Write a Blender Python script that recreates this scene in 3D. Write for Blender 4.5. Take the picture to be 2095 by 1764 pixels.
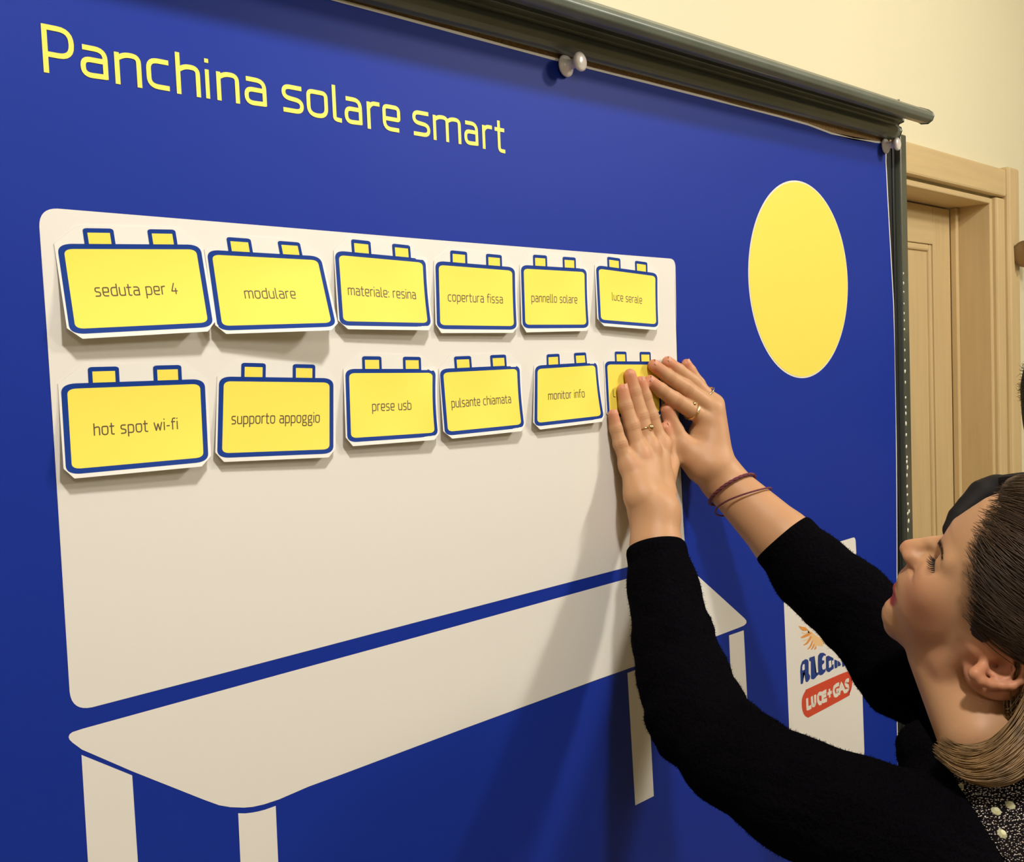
import bpy, bmesh, math, random
import numpy as np
from mathutils import Vector, Matrix
random.seed(7); rng = np.random.default_rng(7)
SC = bpy.context.scene; COL = SC.collection
for o in list(bpy.data.objects): bpy.data.objects.remove(o)

# ------------------------------------------------------------------ camera
F_PX = 2140.86
CX, CY = 1047.5, 882.0
CAM = np.array([-0.308115, -0.779315, 1.699791])
_w = np.array([0.04089571, -0.06217323, 0.79111081])
def _rod(w):
    t = np.linalg.norm(w); k = w/t
    K = np.array([[0,-k[2],k[1]],[k[2],0,-k[0]],[-k[1],k[0],0]])
    return np.eye(3)+math.sin(t)*K+(1-math.cos(t))*K@K
RC = np.array([[1,0,0],[0,0,-1],[0,1,0.]])@_rod(_w)     # rows: right, down, forward
cam = bpy.data.cameras.new('camera'); camo = bpy.data.objects.new('camera', cam); COL.objects.link(camo)
cam.sensor_width = 36; cam.sensor_fit = 'HORIZONTAL'; cam.lens = 36*F_PX/2095; cam.clip_start = .02
m = Matrix([[RC[0][i], -RC[1][i], -RC[2][i], CAM[i]] for i in range(3)]+[[0,0,0,1]])
camo.matrix_world = m; SC.camera = camo

# ------------------------------------------------------------------ world, lights, exposure
SC.view_settings.view_transform = 'Standard'; SC.view_settings.look = 'None'
SC.view_settings.gamma = 1; SC.view_settings.use_curve_mapping = False
SC.view_settings.exposure = 0.21
wd = bpy.data.worlds.new('world'); SC.world = wd; wd.use_nodes = True
wd.node_tree.nodes['Background'].inputs[0].default_value = (1.0, .965, .91, 1)
wd.node_tree.nodes['Background'].inputs[1].default_value = 0.46
def area(name, loc, target, size, power, col):
    l = bpy.data.lights.new(name, 'AREA'); l.shape = 'DISK'; l.size = size; l.energy = power; l.color = col
    o = bpy.data.objects.new(name, l); COL.objects.link(o); o.location = loc
    o.rotation_euler = (Vector(target)-Vector(loc)).to_track_quat('-Z', 'Y').to_euler(); return o
area('ceiling_light_main', (.05, -.98, 2.93), (.6, 0, 1.6), .15, 19.5, (1, .965, .925))
area('ceiling_light_right', (2.1, -1.5, 2.93), (1.2, 0, 1.6), .22, 20, (1, .945, .87))
area('ceiling_light_far', (2.6, -2.6, 2.93), (2.4, .3, 1.6), .5, 33, (1, .94, .83))
area('ceiling_light_rear', (-1.2, -3.0, 2.93), (.4, 0, 1.5), .8, 16, (1, .95, .89))

# ------------------------------------------------------------------ helpers
def onp(px, py, Y=0.0):                       # point of the plane y=Y seen at that pixel of the photograph
    v = RC.T@np.array([(px-CX)/F_PX, (py-CY)/F_PX, 1.0]); return CAM+v*((Y-CAM[1])/v[1])
def onx(px, py, X):
    v = RC.T@np.array([(px-CX)/F_PX, (py-CY)/F_PX, 1.0]); return CAM+v*((X-CAM[0])/v[0])
def W(px, py, d): return CAM+RC.T@np.array([(px-CX)/F_PX, (py-CY)/F_PX, 1.0])*d
def proj(P):
    q = (np.atleast_2d(P)-CAM)@RC.T
    return np.c_[CX+F_PX*q[:,0]/q[:,2], CY+F_PX*q[:,1]/q[:,2]]
def lin(c): return tuple(((x/255)/12.92 if x/255 <= .04045 else ((x/255+.055)/1.055)**2.4) for x in c)
def mat(name, col, rough=.6, metal=0, spec=.5, bump=None, vary=None, sheen=0, sss=0, coat=0, attr=None, raw=False):
    m = bpy.data.materials.new(name); m.use_nodes = True; nt = m.node_tree; b = nt.nodes['Principled BSDF']
    c = col if raw else lin(col)
    b.inputs['Base Color'].default_value = (*c, 1); b.inputs['Roughness'].default_value = rough
    b.inputs['Metallic'].default_value = metal; b.inputs['Specular IOR Level'].default_value = spec
    if sheen: b.inputs['Sheen Weight'].default_value = sheen
    if coat: b.inputs['Coat Weight'].default_value = coat; b.inputs['Coat Roughness'].default_value = .15
    if sss:
        b.inputs['Subsurface Weight'].default_value = sss; b.inputs['Subsurface Radius'].default_value = (.009,.004,.002); b.inputs['Subsurface Scale'].default_value = 1
    tc = nt.nodes.new('ShaderNodeTexCoord'); src = None
    if attr:
        a = nt.nodes.new('ShaderNodeAttribute'); a.attribute_name = attr; src = a.outputs['Color']
    if vary:
        sc, amt, stretch = vary
        mp = nt.nodes.new('ShaderNodeMapping'); mp.inputs['Scale'].default_value = stretch
        nt.links.new(tc.outputs['Object'], mp.inputs['Vector'])
        n = nt.nodes.new('ShaderNodeTexNoise'); n.inputs['Scale'].default_value = sc; n.inputs['Detail'].default_value = 5
        nt.links.new(mp.outputs[0], n.inputs['Vector'])
        r = nt.nodes.new('ShaderNodeMapRange'); r.inputs[1].default_value = .3; r.inputs[2].default_value = .7
        r.inputs[3].default_value = 1-amt; r.inputs[4].default_value = 1+amt
        nt.links.new(n.outputs['Fac'], r.inputs[0])
        mx = nt.nodes.new('ShaderNodeVectorMath'); mx.operation = 'SCALE'
        if src: nt.links.new(src, mx.inputs[0])
        else: mx.inputs[0].default_value = c
        nt.links.new(r.outputs[0], mx.inputs['Scale']); src = mx.outputs[0]
    if src: nt.links.new(src, b.inputs['Base Color'])
    if bump:
        sc, st, dist = bump
        n = nt.nodes.new('ShaderNodeTexNoise'); n.inputs['Scale'].default_value = sc; n.inputs['Detail'].default_value = 4
        nt.links.new(tc.outputs['Object'], n.inputs['Vector'])
        bp = nt.nodes.new('ShaderNodeBump'); bp.inputs['Strength'].default_value = st; bp.inputs['Distance'].default_value = dist
        nt.links.new(n.outputs['Fac'], bp.inputs['Height']); nt.links.new(bp.outputs[0], b.inputs['Normal'])
    return m
M = {}
M['white'] = mat('poster_white', (228,223,213), .55, spec=.3)
M['blue'] = mat('poster_blue', (15,45,146), .55, spec=.2, bump=(900,.05,.0005))
M['yellow'] = mat('print_yellow', (240,222,92), .45, spec=.35)
M['cardyellow'] = mat('card_yellow', (241,221,88), .5, spec=.2)
M['cardblue'] = mat('card_blue', (18,56,136), .5, spec=.12)
M['paper'] = mat('card_paper', (230,226,217), .6, spec=.3)
M['ink'] = mat('ink', (80,62,30), .5)
M['orange'] = mat('print_orange', (226,150,70), .5)
M['peach'] = mat('print_peach', (238,196,140), .5)
M['red'] = mat('print_red', (208,72,44), .5)
M['logoblue'] = mat('print_navy', (30,58,130), .5)
M['logowhite'] = mat('print_logo_white', (226,220,205), .5)
M['frame'] = mat('frame_lacquer', (92,99,88), .34, spec=.5, vary=(14,.12,(1,1,1)), bump=(60,.08,.002), coat=.4)
M['post'] = mat('post_lacquer', (76,79,66), .3, spec=.5, coat=.5)
M['framedark'] = mat('frame_dark', (30,32,30), .4)
M['cork'] = mat('cork', (150,120,80), .9, vary=(300,.3,(1,1,1)))
M['fleck'] = mat('white_fleck', (226,222,200), .6)
M['pin'] = mat('pin_plastic', (232,224,214), .28, sss=.15, coat=.2)
M['steel'] = mat('pin_steel', (160,160,160), .3, 1)
M['wall'] = mat('wall_paint', (225,217,184), .85, spec=.2, bump=(140,.12,.002), vary=(1.2,.02,(1,1,1)))
M['ceil'] = mat('ceiling_paint', (236,230,210), .9)
M['floor'] = mat('floor_tile', (196,182,158), .5, vary=(6,.15,(1,1,1)))
M['wood'] = mat('door_wood', (206,180,132), .45, vary=(9,.05,(7,7,.5)), spec=.35)
M['woodd'] = mat('door_casing_wood', (208,182,134), .42, vary=(9,.05,(7,7,.5)), spec=.35)
M['woodh'] = mat('door_header_wood', (208,182,134), .42, vary=(9,.05,(.5,7,7)), spec=.35)
M['lampmetal'] = mat('brushed_metal', (150,132,108), .33, 1, bump=(200,.1,.001))
M['skin'] = mat('skin', (205,150,112), .5, spec=.35, sss=.25, attr='tint', bump=(420,.12,.0006))
M['nail'] = mat('nail', (226,168,142), .25, spec=.5, coat=.3)
M['knit'] = mat('black_knit', (9,8,11), 1, spec=.02, bump=(260,.8,.003))
M['fuzz'] = mat('black_wool_fuzz', (9,8,9), .95, spec=.05)
M['hair'] = mat('brown_hair', (66,48,32), .42, spec=.4, vary=(60,.3,(1,1,1)))
M['hairlight'] = mat('light_brown_hair', (128,98,60), .42, spec=.45, vary=(80,.35,(1,1,1)))
M['hairdark'] = mat('black_and_shaded_hair', (18,13,12), .75, spec=.3)  # black hair, and the brown fringe with its shade in the colour
M['lash'] = mat('lash', (26,17,14), .6)
M['eye'] = mat('eye_white', (200,190,180), .15, coat=.6)
M['iris'] = mat('iris', (60,44,30), .15, coat=.6)
M['gold'] = mat('gold', (232,205,150), .2, 1)
M['cord'] = mat('burgundy_cord', (104,44,58), .7, bump=(900,.5,.001))
M['yoke'] = mat('yoke_fabric', (14,9,12), .95, spec=.1)
M['bead'] = mat('silver_bead', (205,196,190), .18, .85)
M['gem'] = mat('rhinestone', (226,224,180), .08, .25, spec=1, coat=1)
M['denim'] = mat('jeans', (34,40,62), .85)
M['shoe'] = mat('shoe_leather', (26,22,20), .5)
M['shirt'] = mat('dark_shirt', (34,34,40), .85)

def link(name, me, mt, parent=None, smooth=False):
    o = bpy.data.objects.new(name, me); COL.objects.link(o)
    if mt:
        if isinstance(mt, (list, tuple)):
            for x in mt: me.materials.append(x)
        elif not me.materials: me.materials.append(mt)
    if smooth: me.polygons.foreach_set('use_smooth', np.ones(len(me.polygons), bool))
    if parent:
        o.parent = parent; o.matrix_parent_inverse = parent.matrix_world.inverted()
    return o
def mesh(name, V, Fc, mt, parent=None, smooth=False):
    me = bpy.data.meshes.new(name); me.from_pydata([tuple(map(float, v)) for v in V], [], [tuple(map(int, f)) for f in Fc]); me.update()
    return link(name, me, mt, parent, smooth)
def fastmesh(name, V, Q, mt, parent=None, smooth=True, k=None):
    me = bpy.data.meshes.new(name); V = np.asarray(V, np.float32); Q = np.asarray(Q, np.int32); k = Q.shape[1]
    me.vertices.add(len(V)); me.vertices.foreach_set('co', V.ravel())
    me.loops.add(Q.size); me.loops.foreach_set('vertex_index', Q.ravel())
    me.polygons.add(len(Q)); me.polygons.foreach_set('loop_start', np.arange(0, Q.size, k, dtype=np.int32))
    me.polygons.foreach_set('loop_total', np.full(len(Q), k, np.int32)); me.update(calc_edges=True); me.validate()
    return link(name, me, mt, parent, smooth)
def empty(name, loc, label, cat, group=None):
    o = bpy.data.objects.new(name, None); COL.objects.link(o); o.location = tuple(map(float, loc)); o.empty_display_size = .05
    o['label'] = label; o['category'] = cat
    if group: o['group'] = group
    bpy.context.view_layer.update(); return o
def tag(o, label=None, cat=None, group=None, kind=None):
    if label: o['label'] = label
    if cat: o['category'] = cat
    if group: o['group'] = group
    if kind: o['kind'] = kind
    return o
def box(name, a, b, mt, parent=None, bev=0):
    bm = bmesh.new(); bmesh.ops.create_cube(bm, size=1)
    a = np.array(a, float); b = np.array(b, float); c = (a+b)/2; s = abs(b-a)
    for v in bm.verts: v.co = Vector((v.co.x*s[0]+c[0], v.co.y*s[1]+c[1], v.co.z*s[2]+c[2]))
    if bev: bmesh.ops.bevel(bm, geom=bm.edges[:], offset=bev, segments=2, affect='EDGES', profile=.5)
    me = bpy.data.meshes.new(name); bm.to_mesh(me); bm.free(); return link(name, me, mt, parent)
def catmull(P, n=10, closed=False):
    P = np.asarray(P, float); out = []; N = len(P)
    rng_ = range(N if closed else N-1)
    for i in rng_:
        g = (lambda j: P[j % N]) if closed else (lambda j: P[min(max(j,0),N-1)])
        p0,p1,p2,p3 = g(i-1),g(i),g(i+1),g(i+2)
        for t in np.arange(n)/n:
            out.append(.5*((2*p1)+(-p0+p2)*t+(2*p0-5*p1+4*p2-p3)*t*t+(-p0+3*p1-3*p2+p3)*t**3))
    if not closed: out.append(P[-1])
    return np.array(out)
def tubes(paths, radii, sides=6):
    """many tubes in one vertex/quad list; radii: array per point"""
    VV=[];QQ=[];off=0; ang=np.arange(sides)*2*np.pi/sides
    for P,r in zip(paths, radii):
        P=np.asarray(P,float); n=len(P); r=np.broadcast_to(np.asarray(r,float),(n,))
        T=np.gradient(P,axis=0); T/=np.linalg.norm(T,axis=1,keepdims=True)+1e-12
        u=np.cross(T,[0.12,.35,.93]); nn=np.linalg.norm(u,axis=1,keepdims=True); u=np.where(nn<.05,np.cross(T,[1,0,0]),u); u/=np.linalg.norm(u,axis=1,keepdims=True)
        v=np.cross(T,u)
        V=P[:,None,:]+r[:,None,None]*(np.cos(ang)[None,:,None]*u[:,None,:]+np.sin(ang)[None,:,None]*v[:,None,:])
        VV.append(V.reshape(-1,3))
        i=np.arange(n-1)[:,None]*sides; j=np.arange(sides)[None,:]; j2=(j+1)%sides
        QQ.append(np.stack([i+j,i+j2,i+sides+j2,i+sides+j],-1).reshape(-1,4)+off); off+=n*sides
    return np.concatenate(VV),np.concatenate(QQ)

# ------------------------------------------------------------------ room
S = lambda o: tag(o, kind='structure')
WY = .30
dx0, dx1 = 1.62, 2.6506; dzt = 2.1049         # door opening
# the back wall around the door opening
V=[];Fc=[]
def wallbox(a,b):
    k=len(V); (x0,y0,z0),(x1,y1,z1)=a,b
    V.extend([(x0,y0,z0),(x1,y0,z0),(x1,y1,z0),(x0,y1,z0),(x0,y0,z1),(x1,y0,z1),(x1,y1,z1),(x0,y1,z1)])
    Fc.extend([(k,k+1,k+5,k+4),(k+1,k+2,k+6,k+5),(k+2,k+3,k+7,k+6),(k+3,k,k+4,k+7),(k+4,k+5,k+6,k+7),(k,k+3,k+2,k+1)])
wallbox((-3.2,WY,0),(dx0,WY+.16,3)); wallbox((dx1,WY,0),(5.2,WY+.16,3)); wallbox((dx0,WY,dzt),(dx1,WY+.16,3))
S(mesh('wall_back', V, Fc, M['wall']))
S(box('floor', (-3.2,-4.2,-.1), (5.2,WY+1.2,0), M['floor']))
S(box('ceiling', (-3.2,-4.2,3), (5.2,WY+.16,3.1), M['ceil']))
S(box('wall_left', (-3.3,-4.2,0), (-3.2,WY+.16,3), M['wall']))
S(box('wall_right', (5.2,-4.2,0), (5.3,WY+.16,3), M['wall']))
S(box('wall_front', (-3.2,-4.3,0), (5.2,-4.2,3), M['wall']))
S(box('baseboard_back', (2.80,WY-.014,0), (5.2,WY-.0005,.08), M['wood']))
S(box('baseboard_left_of_door', (-3.2,WY-.014,0), (1.53,WY-.0005,.08), M['wood'])).name = 'baseboard_back_left'

# door: leaf with stiles, rails, sunk panels; casing with bead
LY = .3922
dr = box('door_1', (dx0+.03,LY+.012,.006), (dx1-.035,LY+.03,dzt-.02), M['wood']); S(dr)
x0,x1 = dx0+.03, dx1-.035
def dpart(n,a,b,mt='wood',bev=.002): return box(n,a,b,M[mt],dr,bev)
dpart('stile',(x0,LY,.006),(x0+.112,LY+.04,dzt-.02)); dpart('stile',(x1-.112,LY,.006),(x1,LY+.04,dzt-.02))
for z0,z1 in ((.006,.2),(.95,1.07),(1.984,dzt-.02)): dpart('rail',(x0+.112,LY,z0),(x1-.112,LY+.04,z1),'woodh')
for z0,z1 in ((.2,.95),(1.07,1.984)):
    dpart('moulding',(x0+.112,LY+.003,z0),(x0+.13,LY+.02,z1),'wood',.005); dpart('moulding',(x1-.13,LY+.003,z0),(x1-.112,LY+.02,z1),'wood',.005)
    dpart('moulding',(x0+.13,LY+.003,z0),(x1-.13,LY+.02,z0+.018),'woodh',.005); dpart('moulding',(x0+.13,LY+.003,z1-.018),(x1-.13,LY+.02,z1),'woodh',.005)
    dpart('panel',(x0+.128,LY+.0105,z0+.016),(x1-.128,LY+.02,z1-.016),'wood')
hd = dpart('handle_plate',(x0+.035,LY-.006,.93),(x0+.075,LY+.001,1.17),'lampmetal',.003)
V_,Q_ = tubes([catmull([(x0+.055,LY-.003,1.06),(x0+.055,LY-.05,1.06),(x0+.075,LY-.06,1.06),(x0+.17,LY-.058,1.06)],6)],[.008],8)
hh = fastmesh('handle',V_,Q_,M['lampmetal'],hd)
cs = box('trim_1', (dx1,WY-.022,0), (dx1+.058,WY-.0005,dzt+.002), M['woodd'], bev=.006); S(cs)
def cpart(n,a,b,mt='woodd',bev=.004): return box(n,a,b,M[mt],cs,bev)
cpart('outer_bead',(dx1+.058,WY-.034,0),(dx1+.135,WY-.0005,dzt+.088),'woodd',.008)
cpart('header_board',(dx0-.08,WY-.026,dzt+.006),(dx1+.058,WY-.0005,dzt+.080),'woodh',.006)
cpart('jamb',(dx1-.018,WY-.010,0),(dx1-.0005,LY+.06,dzt-.001),'woodd',.003)
cpart('door_stop',(dx1-.036,LY-.018,0),(dx1-.018,LY-.001,dzt-.016),'woodd',.003)
cpart('head_jamb',(dx0,WY-.010,dzt-.016),(dx1-.018,LY+.06,dzt-.001),'woodh',.003)
cpart('jamb',(dx0,WY-.010,0),(dx0+.018,LY+.06,dzt-.016),'woodd',.003)
cpart('outer_bead',(dx0-.08,WY-.034,0),(dx0,WY-.0005,dzt+.006),'woodd',.008)

# brushed metal wall lamp right of the door (cut by the frame edge)
c0 = onp(2098,514,WY-.063)+np.array([.060,0,0])
lampm = empty('wall_lamp', (c0[0],WY,c0[2]), 'brushed metal cylindrical wall lamp at the right edge of the photo beside the door', 'lamp')
def lathe(name, prof, axis, origin, mt, parent, n=28, smooth=True):
    ax = np.array(axis,float); ax/=np.linalg.norm(ax); u=np.cross(ax,[0,0,1.] if abs(ax[2])<.9 else [1.,0,0]); u/=np.linalg.norm(u); v=np.cross(ax,u)
    V=[];Q=[]
    for r,t in prof:
        for k in range(n):
            a=2*np.pi*k/n; V.append(np.array(origin)+ax*t+max(r,1e-5)*(math.cos(a)*u+math.sin(a)*v))
    for i in range(len(prof)-1):
        for k in range(n):
            k2=(k+1)%n; Q.append((i*n+k,i*n+k2,(i+1)*n+k2,(i+1)*n+k))
    return mesh(name,V,Q,mt,parent,smooth)
lathe('mounting_plate',[(0,-.0005),(.028,-.0005),(.028,.007),(.012,.010),(.012,.03)],(0,-1,0),(c0[0]+.01,WY-.001,c0[2]),M['lampmetal'],lampm)
lathe('shade',[(.0,-.060),(.036,-.062),(.037,-.058),(.033,-.052),(.033,.05),(.037,.056),(.036,.062),(.033,.062),(.030,.05),(.0,.045)],(1,0,.12),(c0[0]+.0,WY-.063,c0[2]),M['lampmetal'],lampm)

# ------------------------------------------------------------------ notice board with cornice
BX1 = 1.3989; BX0 = -.45; BZ0 = .62
bd = empty('notice_board', (.5,0,0), 'dark grey-green framed notice board carrying the blue bench poster', 'board')
box('cork_panel',(BX0,.0008,BZ0),(BX1+.008,.016,2.072),M['cork'],bd)
box('backing',(BX0,.016,BZ0),(BX1+.03,.032,2.09),M['framedark'],bd)
def slope(x): return (x-BX1)*.0108
prof=[(.02,2.114),(-.0155,2.114),(-.0165,2.107),(-.028,2.101),(-.050,2.0945),(-.064,2.0880),(-.0705,2.0825),(-.0725,2.0770),(-.070,2.0710),(-.063,2.0670),(-.052,2.0685),(-.042,2.0770),(-.034,2.0820),
      (-.030,2.0885),(-.0225,2.0885),(-.0225,2.0775),(-.0145,2.0755),(-.0135,2.0715),(-.0180,2.0685),(-.0190,2.063),(-.0165,2.0565),(-.0125,2.0515),(-.004,2.0500),(-.004,2.055),(.02,2.055)]
xs=[BX0-.02,BX1]
V=[];Fc=[]
for x in xs:
    for y,z in prof: V.append((x,y,z+slope(x)))
n=len(prof)
for i in range(n): Fc.append((i,(i+1)%n,n+(i+1)%n,n+i))
Fc+= [tuple(range(n)),tuple(range(2*n-1,n-1,-1))]
co = mesh('cornice',V,Fc,M['frame'],bd); md=co.modifiers.new('b','BEVEL'); md.width=.0012; md.segments=2; md.limit_method='ANGLE'; md.angle_limit=.4
box('groove_backing',(BX1-.016,-.0003,BZ0),(BX1+.0005,.0008,2.045),M['framedark'],bd)
box('groove_strip',(BX1+.0005,-.003,BZ0),(BX1+.010,.010,2.050),M['framedark'],bd,.001)
post=box('side_post',(BX1+.010,-.012,.0),(BX1+.034,.034,2.062),M['post'],bd,.0025)
box('side_post',(BX0-.03,-.012,.0),(BX0,.034,2.045),M['frame'],bd,.0025)
box('bottom_rail',(BX0,-.012,BZ0-.03),(BX1+.010,.034,BZ0),M['frame'],bd,.0025)
for x in (BX0-.015,BX1+.022): box('foot',(x-.02,-.10,0),(x+.02,.22,.03),M['frame'],bd,.004)
# little white flecks down the right post
flecks=[(1842.5,559),(1844,579),(1844,597),(1848,621),(1846,641),(1842.5,656),(1845,674),(1846,695),(1848,717),(1847,738),(1847,760),(1849,783),(1850,814),(1848,834),(1850.5,847),(1853,867),(1852,890),(1853,914),
 (1857,936),(1851.6,946),(1858,956),(1854.6,973),(1856,996),(1852,1014),(1859,1031),(1861.5,1046),(1852,1053),(1860.5,1066),(1855.5,1086)]
V=[];Fc=[]
for cx_,cy_ in flecks:
    big=.8+.35*(cy_>730)
    p=onx(cx_,cy_,BX1+.0099) if False else onp(cx_-1.0,cy_,-.0125)
    p[0]=min(max(p[0],BX1+.0125),BX1+.0318)
    k=len(V); a=random.uniform(0,6); rx=.0028*big*random.uniform(.8,1.1); rz=.0030*big*random.uniform(.8,1.3)
    V.append((p[0],-.0135,p[2]))
    for j in range(8):
        t=j*math.pi/4; q=random.uniform(.75,1.1); V.append((min(p[0]+rx*q*math.cos(t),BX1+.0335),-.0121,p[2]+rz*q*math.sin(t)))
    for j in range(8): Fc.append((k,k+1+j,k+1+(j+1)%8))
tag(mesh('white_flecks',V,Fc,M['fleck'],bd),kind='stuff')

# ------------------------------------------------------------------ poster
po = empty('poster', (.68,-.0008,1.55), 'large blue printed poster with a white bench drawing, pinned to the board', 'poster')
def to2(pts): return [np.array([p[0],p[2]]) for p in (onp(*q) for q in pts)]
def rounded(P, R, n=8):
    """P list of 2d points, R radius per corner"""
    out=[];N=len(P)
    for i in range(N):
        p=np.array(P[i],float);r=R[i] if isinstance(R,(list,tuple)) else R
        if r<=0: out.append(p);continue
        a=np.array(P[i-1],float)-p;b=np.array(P[(i+1)%N],float)-p
        la,lb=np.linalg.norm(a),np.linalg.norm(b);a/=la;b/=lb
        ang=math.acos(np.clip(a@b,-1,1));t=min(r/math.tan(ang/2),la*.49,lb*.49)
        A=p+a*t;B=p+b*t
        for k in range(n+1):
            s=k/n;out.append((1-s)**2*A+2*s*(1-s)*p*(1-.08)+2*s*(1-s)*.08*(A+B)/2+s*s*B)
    return out
def flat(name, P2, y, mt, parent, fn=None):
    bm=bmesh.new(); vs=[bm.verts.new((float(p[0]),0,float(p[1]))) for p in P2]
    f=bm.faces.new(vs); bmesh.ops.triangulate(bm,faces=[f],ngon_method='EAR_CLIP')
    for v in bm.verts: v.co.y=y
    bm.normal_update()
    for f in bm.faces:
        if f.normal.y>0: f.normal_flip()
    me=bpy.data.meshes.new(name); bm.to_mesh(me); bm.free(); return link(name,me,mt,parent)
top=[(698.7,0),(793,25.5),(879,49.5),(960,71.5),(1050,96.5),(1134,118.5),(1250,148.5),(1320,165.5),(1374,179.5),(1450,199),(1513.7,216.5),(1591,235.5),(1653,253),(1700,271),(1746,283),(1790,288.5),(1813,291)]
top2=to2(top); right2=to2([(1813,291),(1812.5,330),(1817,420),(1822.5,520),(1828,620),(1831,720),(1833,850),(1834.5,1000),(1835,1130),(1835,1250),(1835,1461)])
left_x=BX0+.03; zb=BZ0+.04
out=[np.array([left_x,top2[0][1]+.004])]+top2+right2[1:]+[np.array([right2[-1][0]+.004,zb]),np.array([left_x,zb])]
flat('sheet',out,-.0008,M['white'],po)
ins=[p.copy() for p in out]; nT=len(top2)+1
bl=[np.array([left_x+.002,out[0][1]-.0031])]+[p-np.array([0,.0031]) for p in top2[:-1]]+[top2[-1]-np.array([.0034,.0031])]+[p-np.array([.0034,0]) for p in right2[1:]]+[np.array([right2[-1][0]+.0006,zb+.002]),np.array([left_x+.002,zb+.002])]
flat('blue_print',bl,-.0010,M['blue'],po)
y1=-.0012
pan=to2([(76.3,424),(460,455.5),(860,489),(1380,530.2),(1381.3,600),(1383,720),(1387,850),(1392,976),(1398,1090),(1400.5,1129.3),(1282,1160.3),(850,1273),(443.7,1380),(143.8,1458),(97.2,720)])
flat('bench_back_print',rounded(pan,[.014,0,0,.010,0,0,0,0,0,.008,0,0,0,.016,0]),y1,M['white'],po)
seat=[(139,1507.4),(141,1502),(147,1497.4),(168.7,1490.3),(569.7,1380),(850,1303.5),(1285,1183),(1385,1155.5),(1408,1160),(1417.5,1170.5),(1470,1218),(1521.6,1265),(1525.5,1270),(1525.4,1275),(1521,1279.5),(1512,1283.5),(1462,1302.5),(1285,1367.5),(1220,1390.5),(950,1489.5),(700,1583.3),(629.8,1609),(569.7,1635),(538,1645.5),(515,1650.5),(498,1652),(470,1651),(446.5,1647),(415,1635.5),(269,1577.6),(166,1533),(147,1519),(141,1513)]
flat('bench_seat_print',to2(seat),y1,M['white'],po)
for L_ in ([(165.3,1544),(269,1586),(293,1950),(190,1950)],[(485.8,1663.5),(500,1663.8),(515,1662),(528,1659.5),(541,1656),(562.5,1648.3),(576,1950),(499,1950)],
           [(1282,1376.8),(1322,1362),(1336,1628.6),(1298,1647.6)],[(1490,1300),(1520,1289.5),(1527,1425),(1532,1530),(1500,1545),(1493.6,1382.5)]):
    flat('bench_leg_print',to2(L_),y1,M['white'],po)
sc_=np.array([1.0922,1.457+.3542])
def circ(r,n=96,c=sc_): return [c+r*np.array([math.cos(2*math.pi*k/n),math.sin(2*math.pi*k/n)]) for k in range(n)]
flat('sun_ring_print',circ(.1436),y1,M['white'],po); flat('sun_print',circ(.1413,c=sc_+np.array([.0004,0])),-.0014,M['yellow'],po)
lg=to2([(1597,1144.5),(1748.6,1098.5),(1752,1160),(1757,1280),(1762.8,1414.9),(1767.3,1548.5),(1617.5,1641),(1612.5,1474.8),(1602,1228.4)])
flat('logo_panel_print',rounded(lg,[.012,.008,0,0,0,.010,.012,0,0]),y1,M['white'],po)

# stroke lettering ------------------------------------------------------------
def arcpoly(pts, r=.25, closed=False):
    """pts: (x,y[,r]) -> rounded polyline"""
    P=[np.array(p[:2],float) for p in pts]; Rr=[p[2] if len(p)>2 else r for p in pts]; out=[]; N=len(P)
    for i in range(N):
        if not closed and i in (0,N-1): out.append(P[i]);continue
        a=P[i-1]-P[i];b=P[(i+1)%N]-P[i];la,lb=np.linalg.norm(a),np.linalg.norm(b)
        t=min(Rr[i],la*.5,lb*.5)
        if t<1e-3: out.append(P[i]);continue
        A=P[i]+a/la*t;B=P[i]+b/lb*t
        for k in range(7):
            s=k/6;out.append((1-s)**2*A+2*s*(1-s)*P[i]+s*s*B)
    if closed: out.append(out[0])
    res=[out[0]]
    for p in out[1:]:
        if np.linalg.norm(p-res[-1])>1e-4: res.append(p)
    # densify long runs
    fin=[res[0]]
    for p in res[1:]:
        d=np.linalg.norm(p-fin[-1]);m_=max(1,int(d/.35));q=fin[-1]
        for k in range(1,m_+1): fin.append(q+(p-q)*k/m_)
    return np.array(fin)
G={}
def gl(ch,w,*strokes): G[ch]=(w,strokes)
gl('a',.72,[(.04,1),(.72,1,.38),(.72,0)],[(.72,.58),(0,.58,.24),(0,0,.3),(.72,.03)])
gl('b',.74,[(0,1.42),(0,0)],[(0,.03),(.74,0,.32),(.74,1,.32),(0,.97)])
gl('c',.66,[(.66,1),(0,1,.36),(0,0,.36),(.66,0)])
gl('d',.74,[(.74,1.42),(.74,.02)],[(.74,1),(0,1,.32),(0,0,.32),(.74,.03)])
gl('e',.72,[(.36,1),(0,1,.34),(0,0,.36),(.68,0)],[(.36,1),(.72,1,.34),(.72,.46,.08),(0,.46)])
gl('f',.42,[(.5,1.4),(.1,1.4,.28),(.1,0)],[(-.08,.97),(.45,.97)])
gl('g',.74,[(.74,1),(0,1,.26),(0,.36,.26),(.6,.36,.26),(.64,.97)],[(.1,.36),(.02,.18,.1),(.1,.05,.1),(.74,.05,.2),(.74,-.42,.2),(0,-.42,.2),(0,-.08,.15),(.12,.04)])
gl('h',.7,[(0,1.42),(0,0)],[(0,.84),(.26,1,.2),(.7,1,.36),(.7,0)])
gl('i',.0,[(0,1),(0,0)],[(0,1.33),(0,1.40)])
gl('l',.18,[(0,1.42),(0,0,.26),(.22,-.02)])
gl('m',1.22,[(0,1),(0,0)],[(0,.86),(.22,1,.16),(.61,1,.3),(.61,0)],[(.61,.86),(.83,1,.16),(1.22,1,.3),(1.22,0)])
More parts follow.
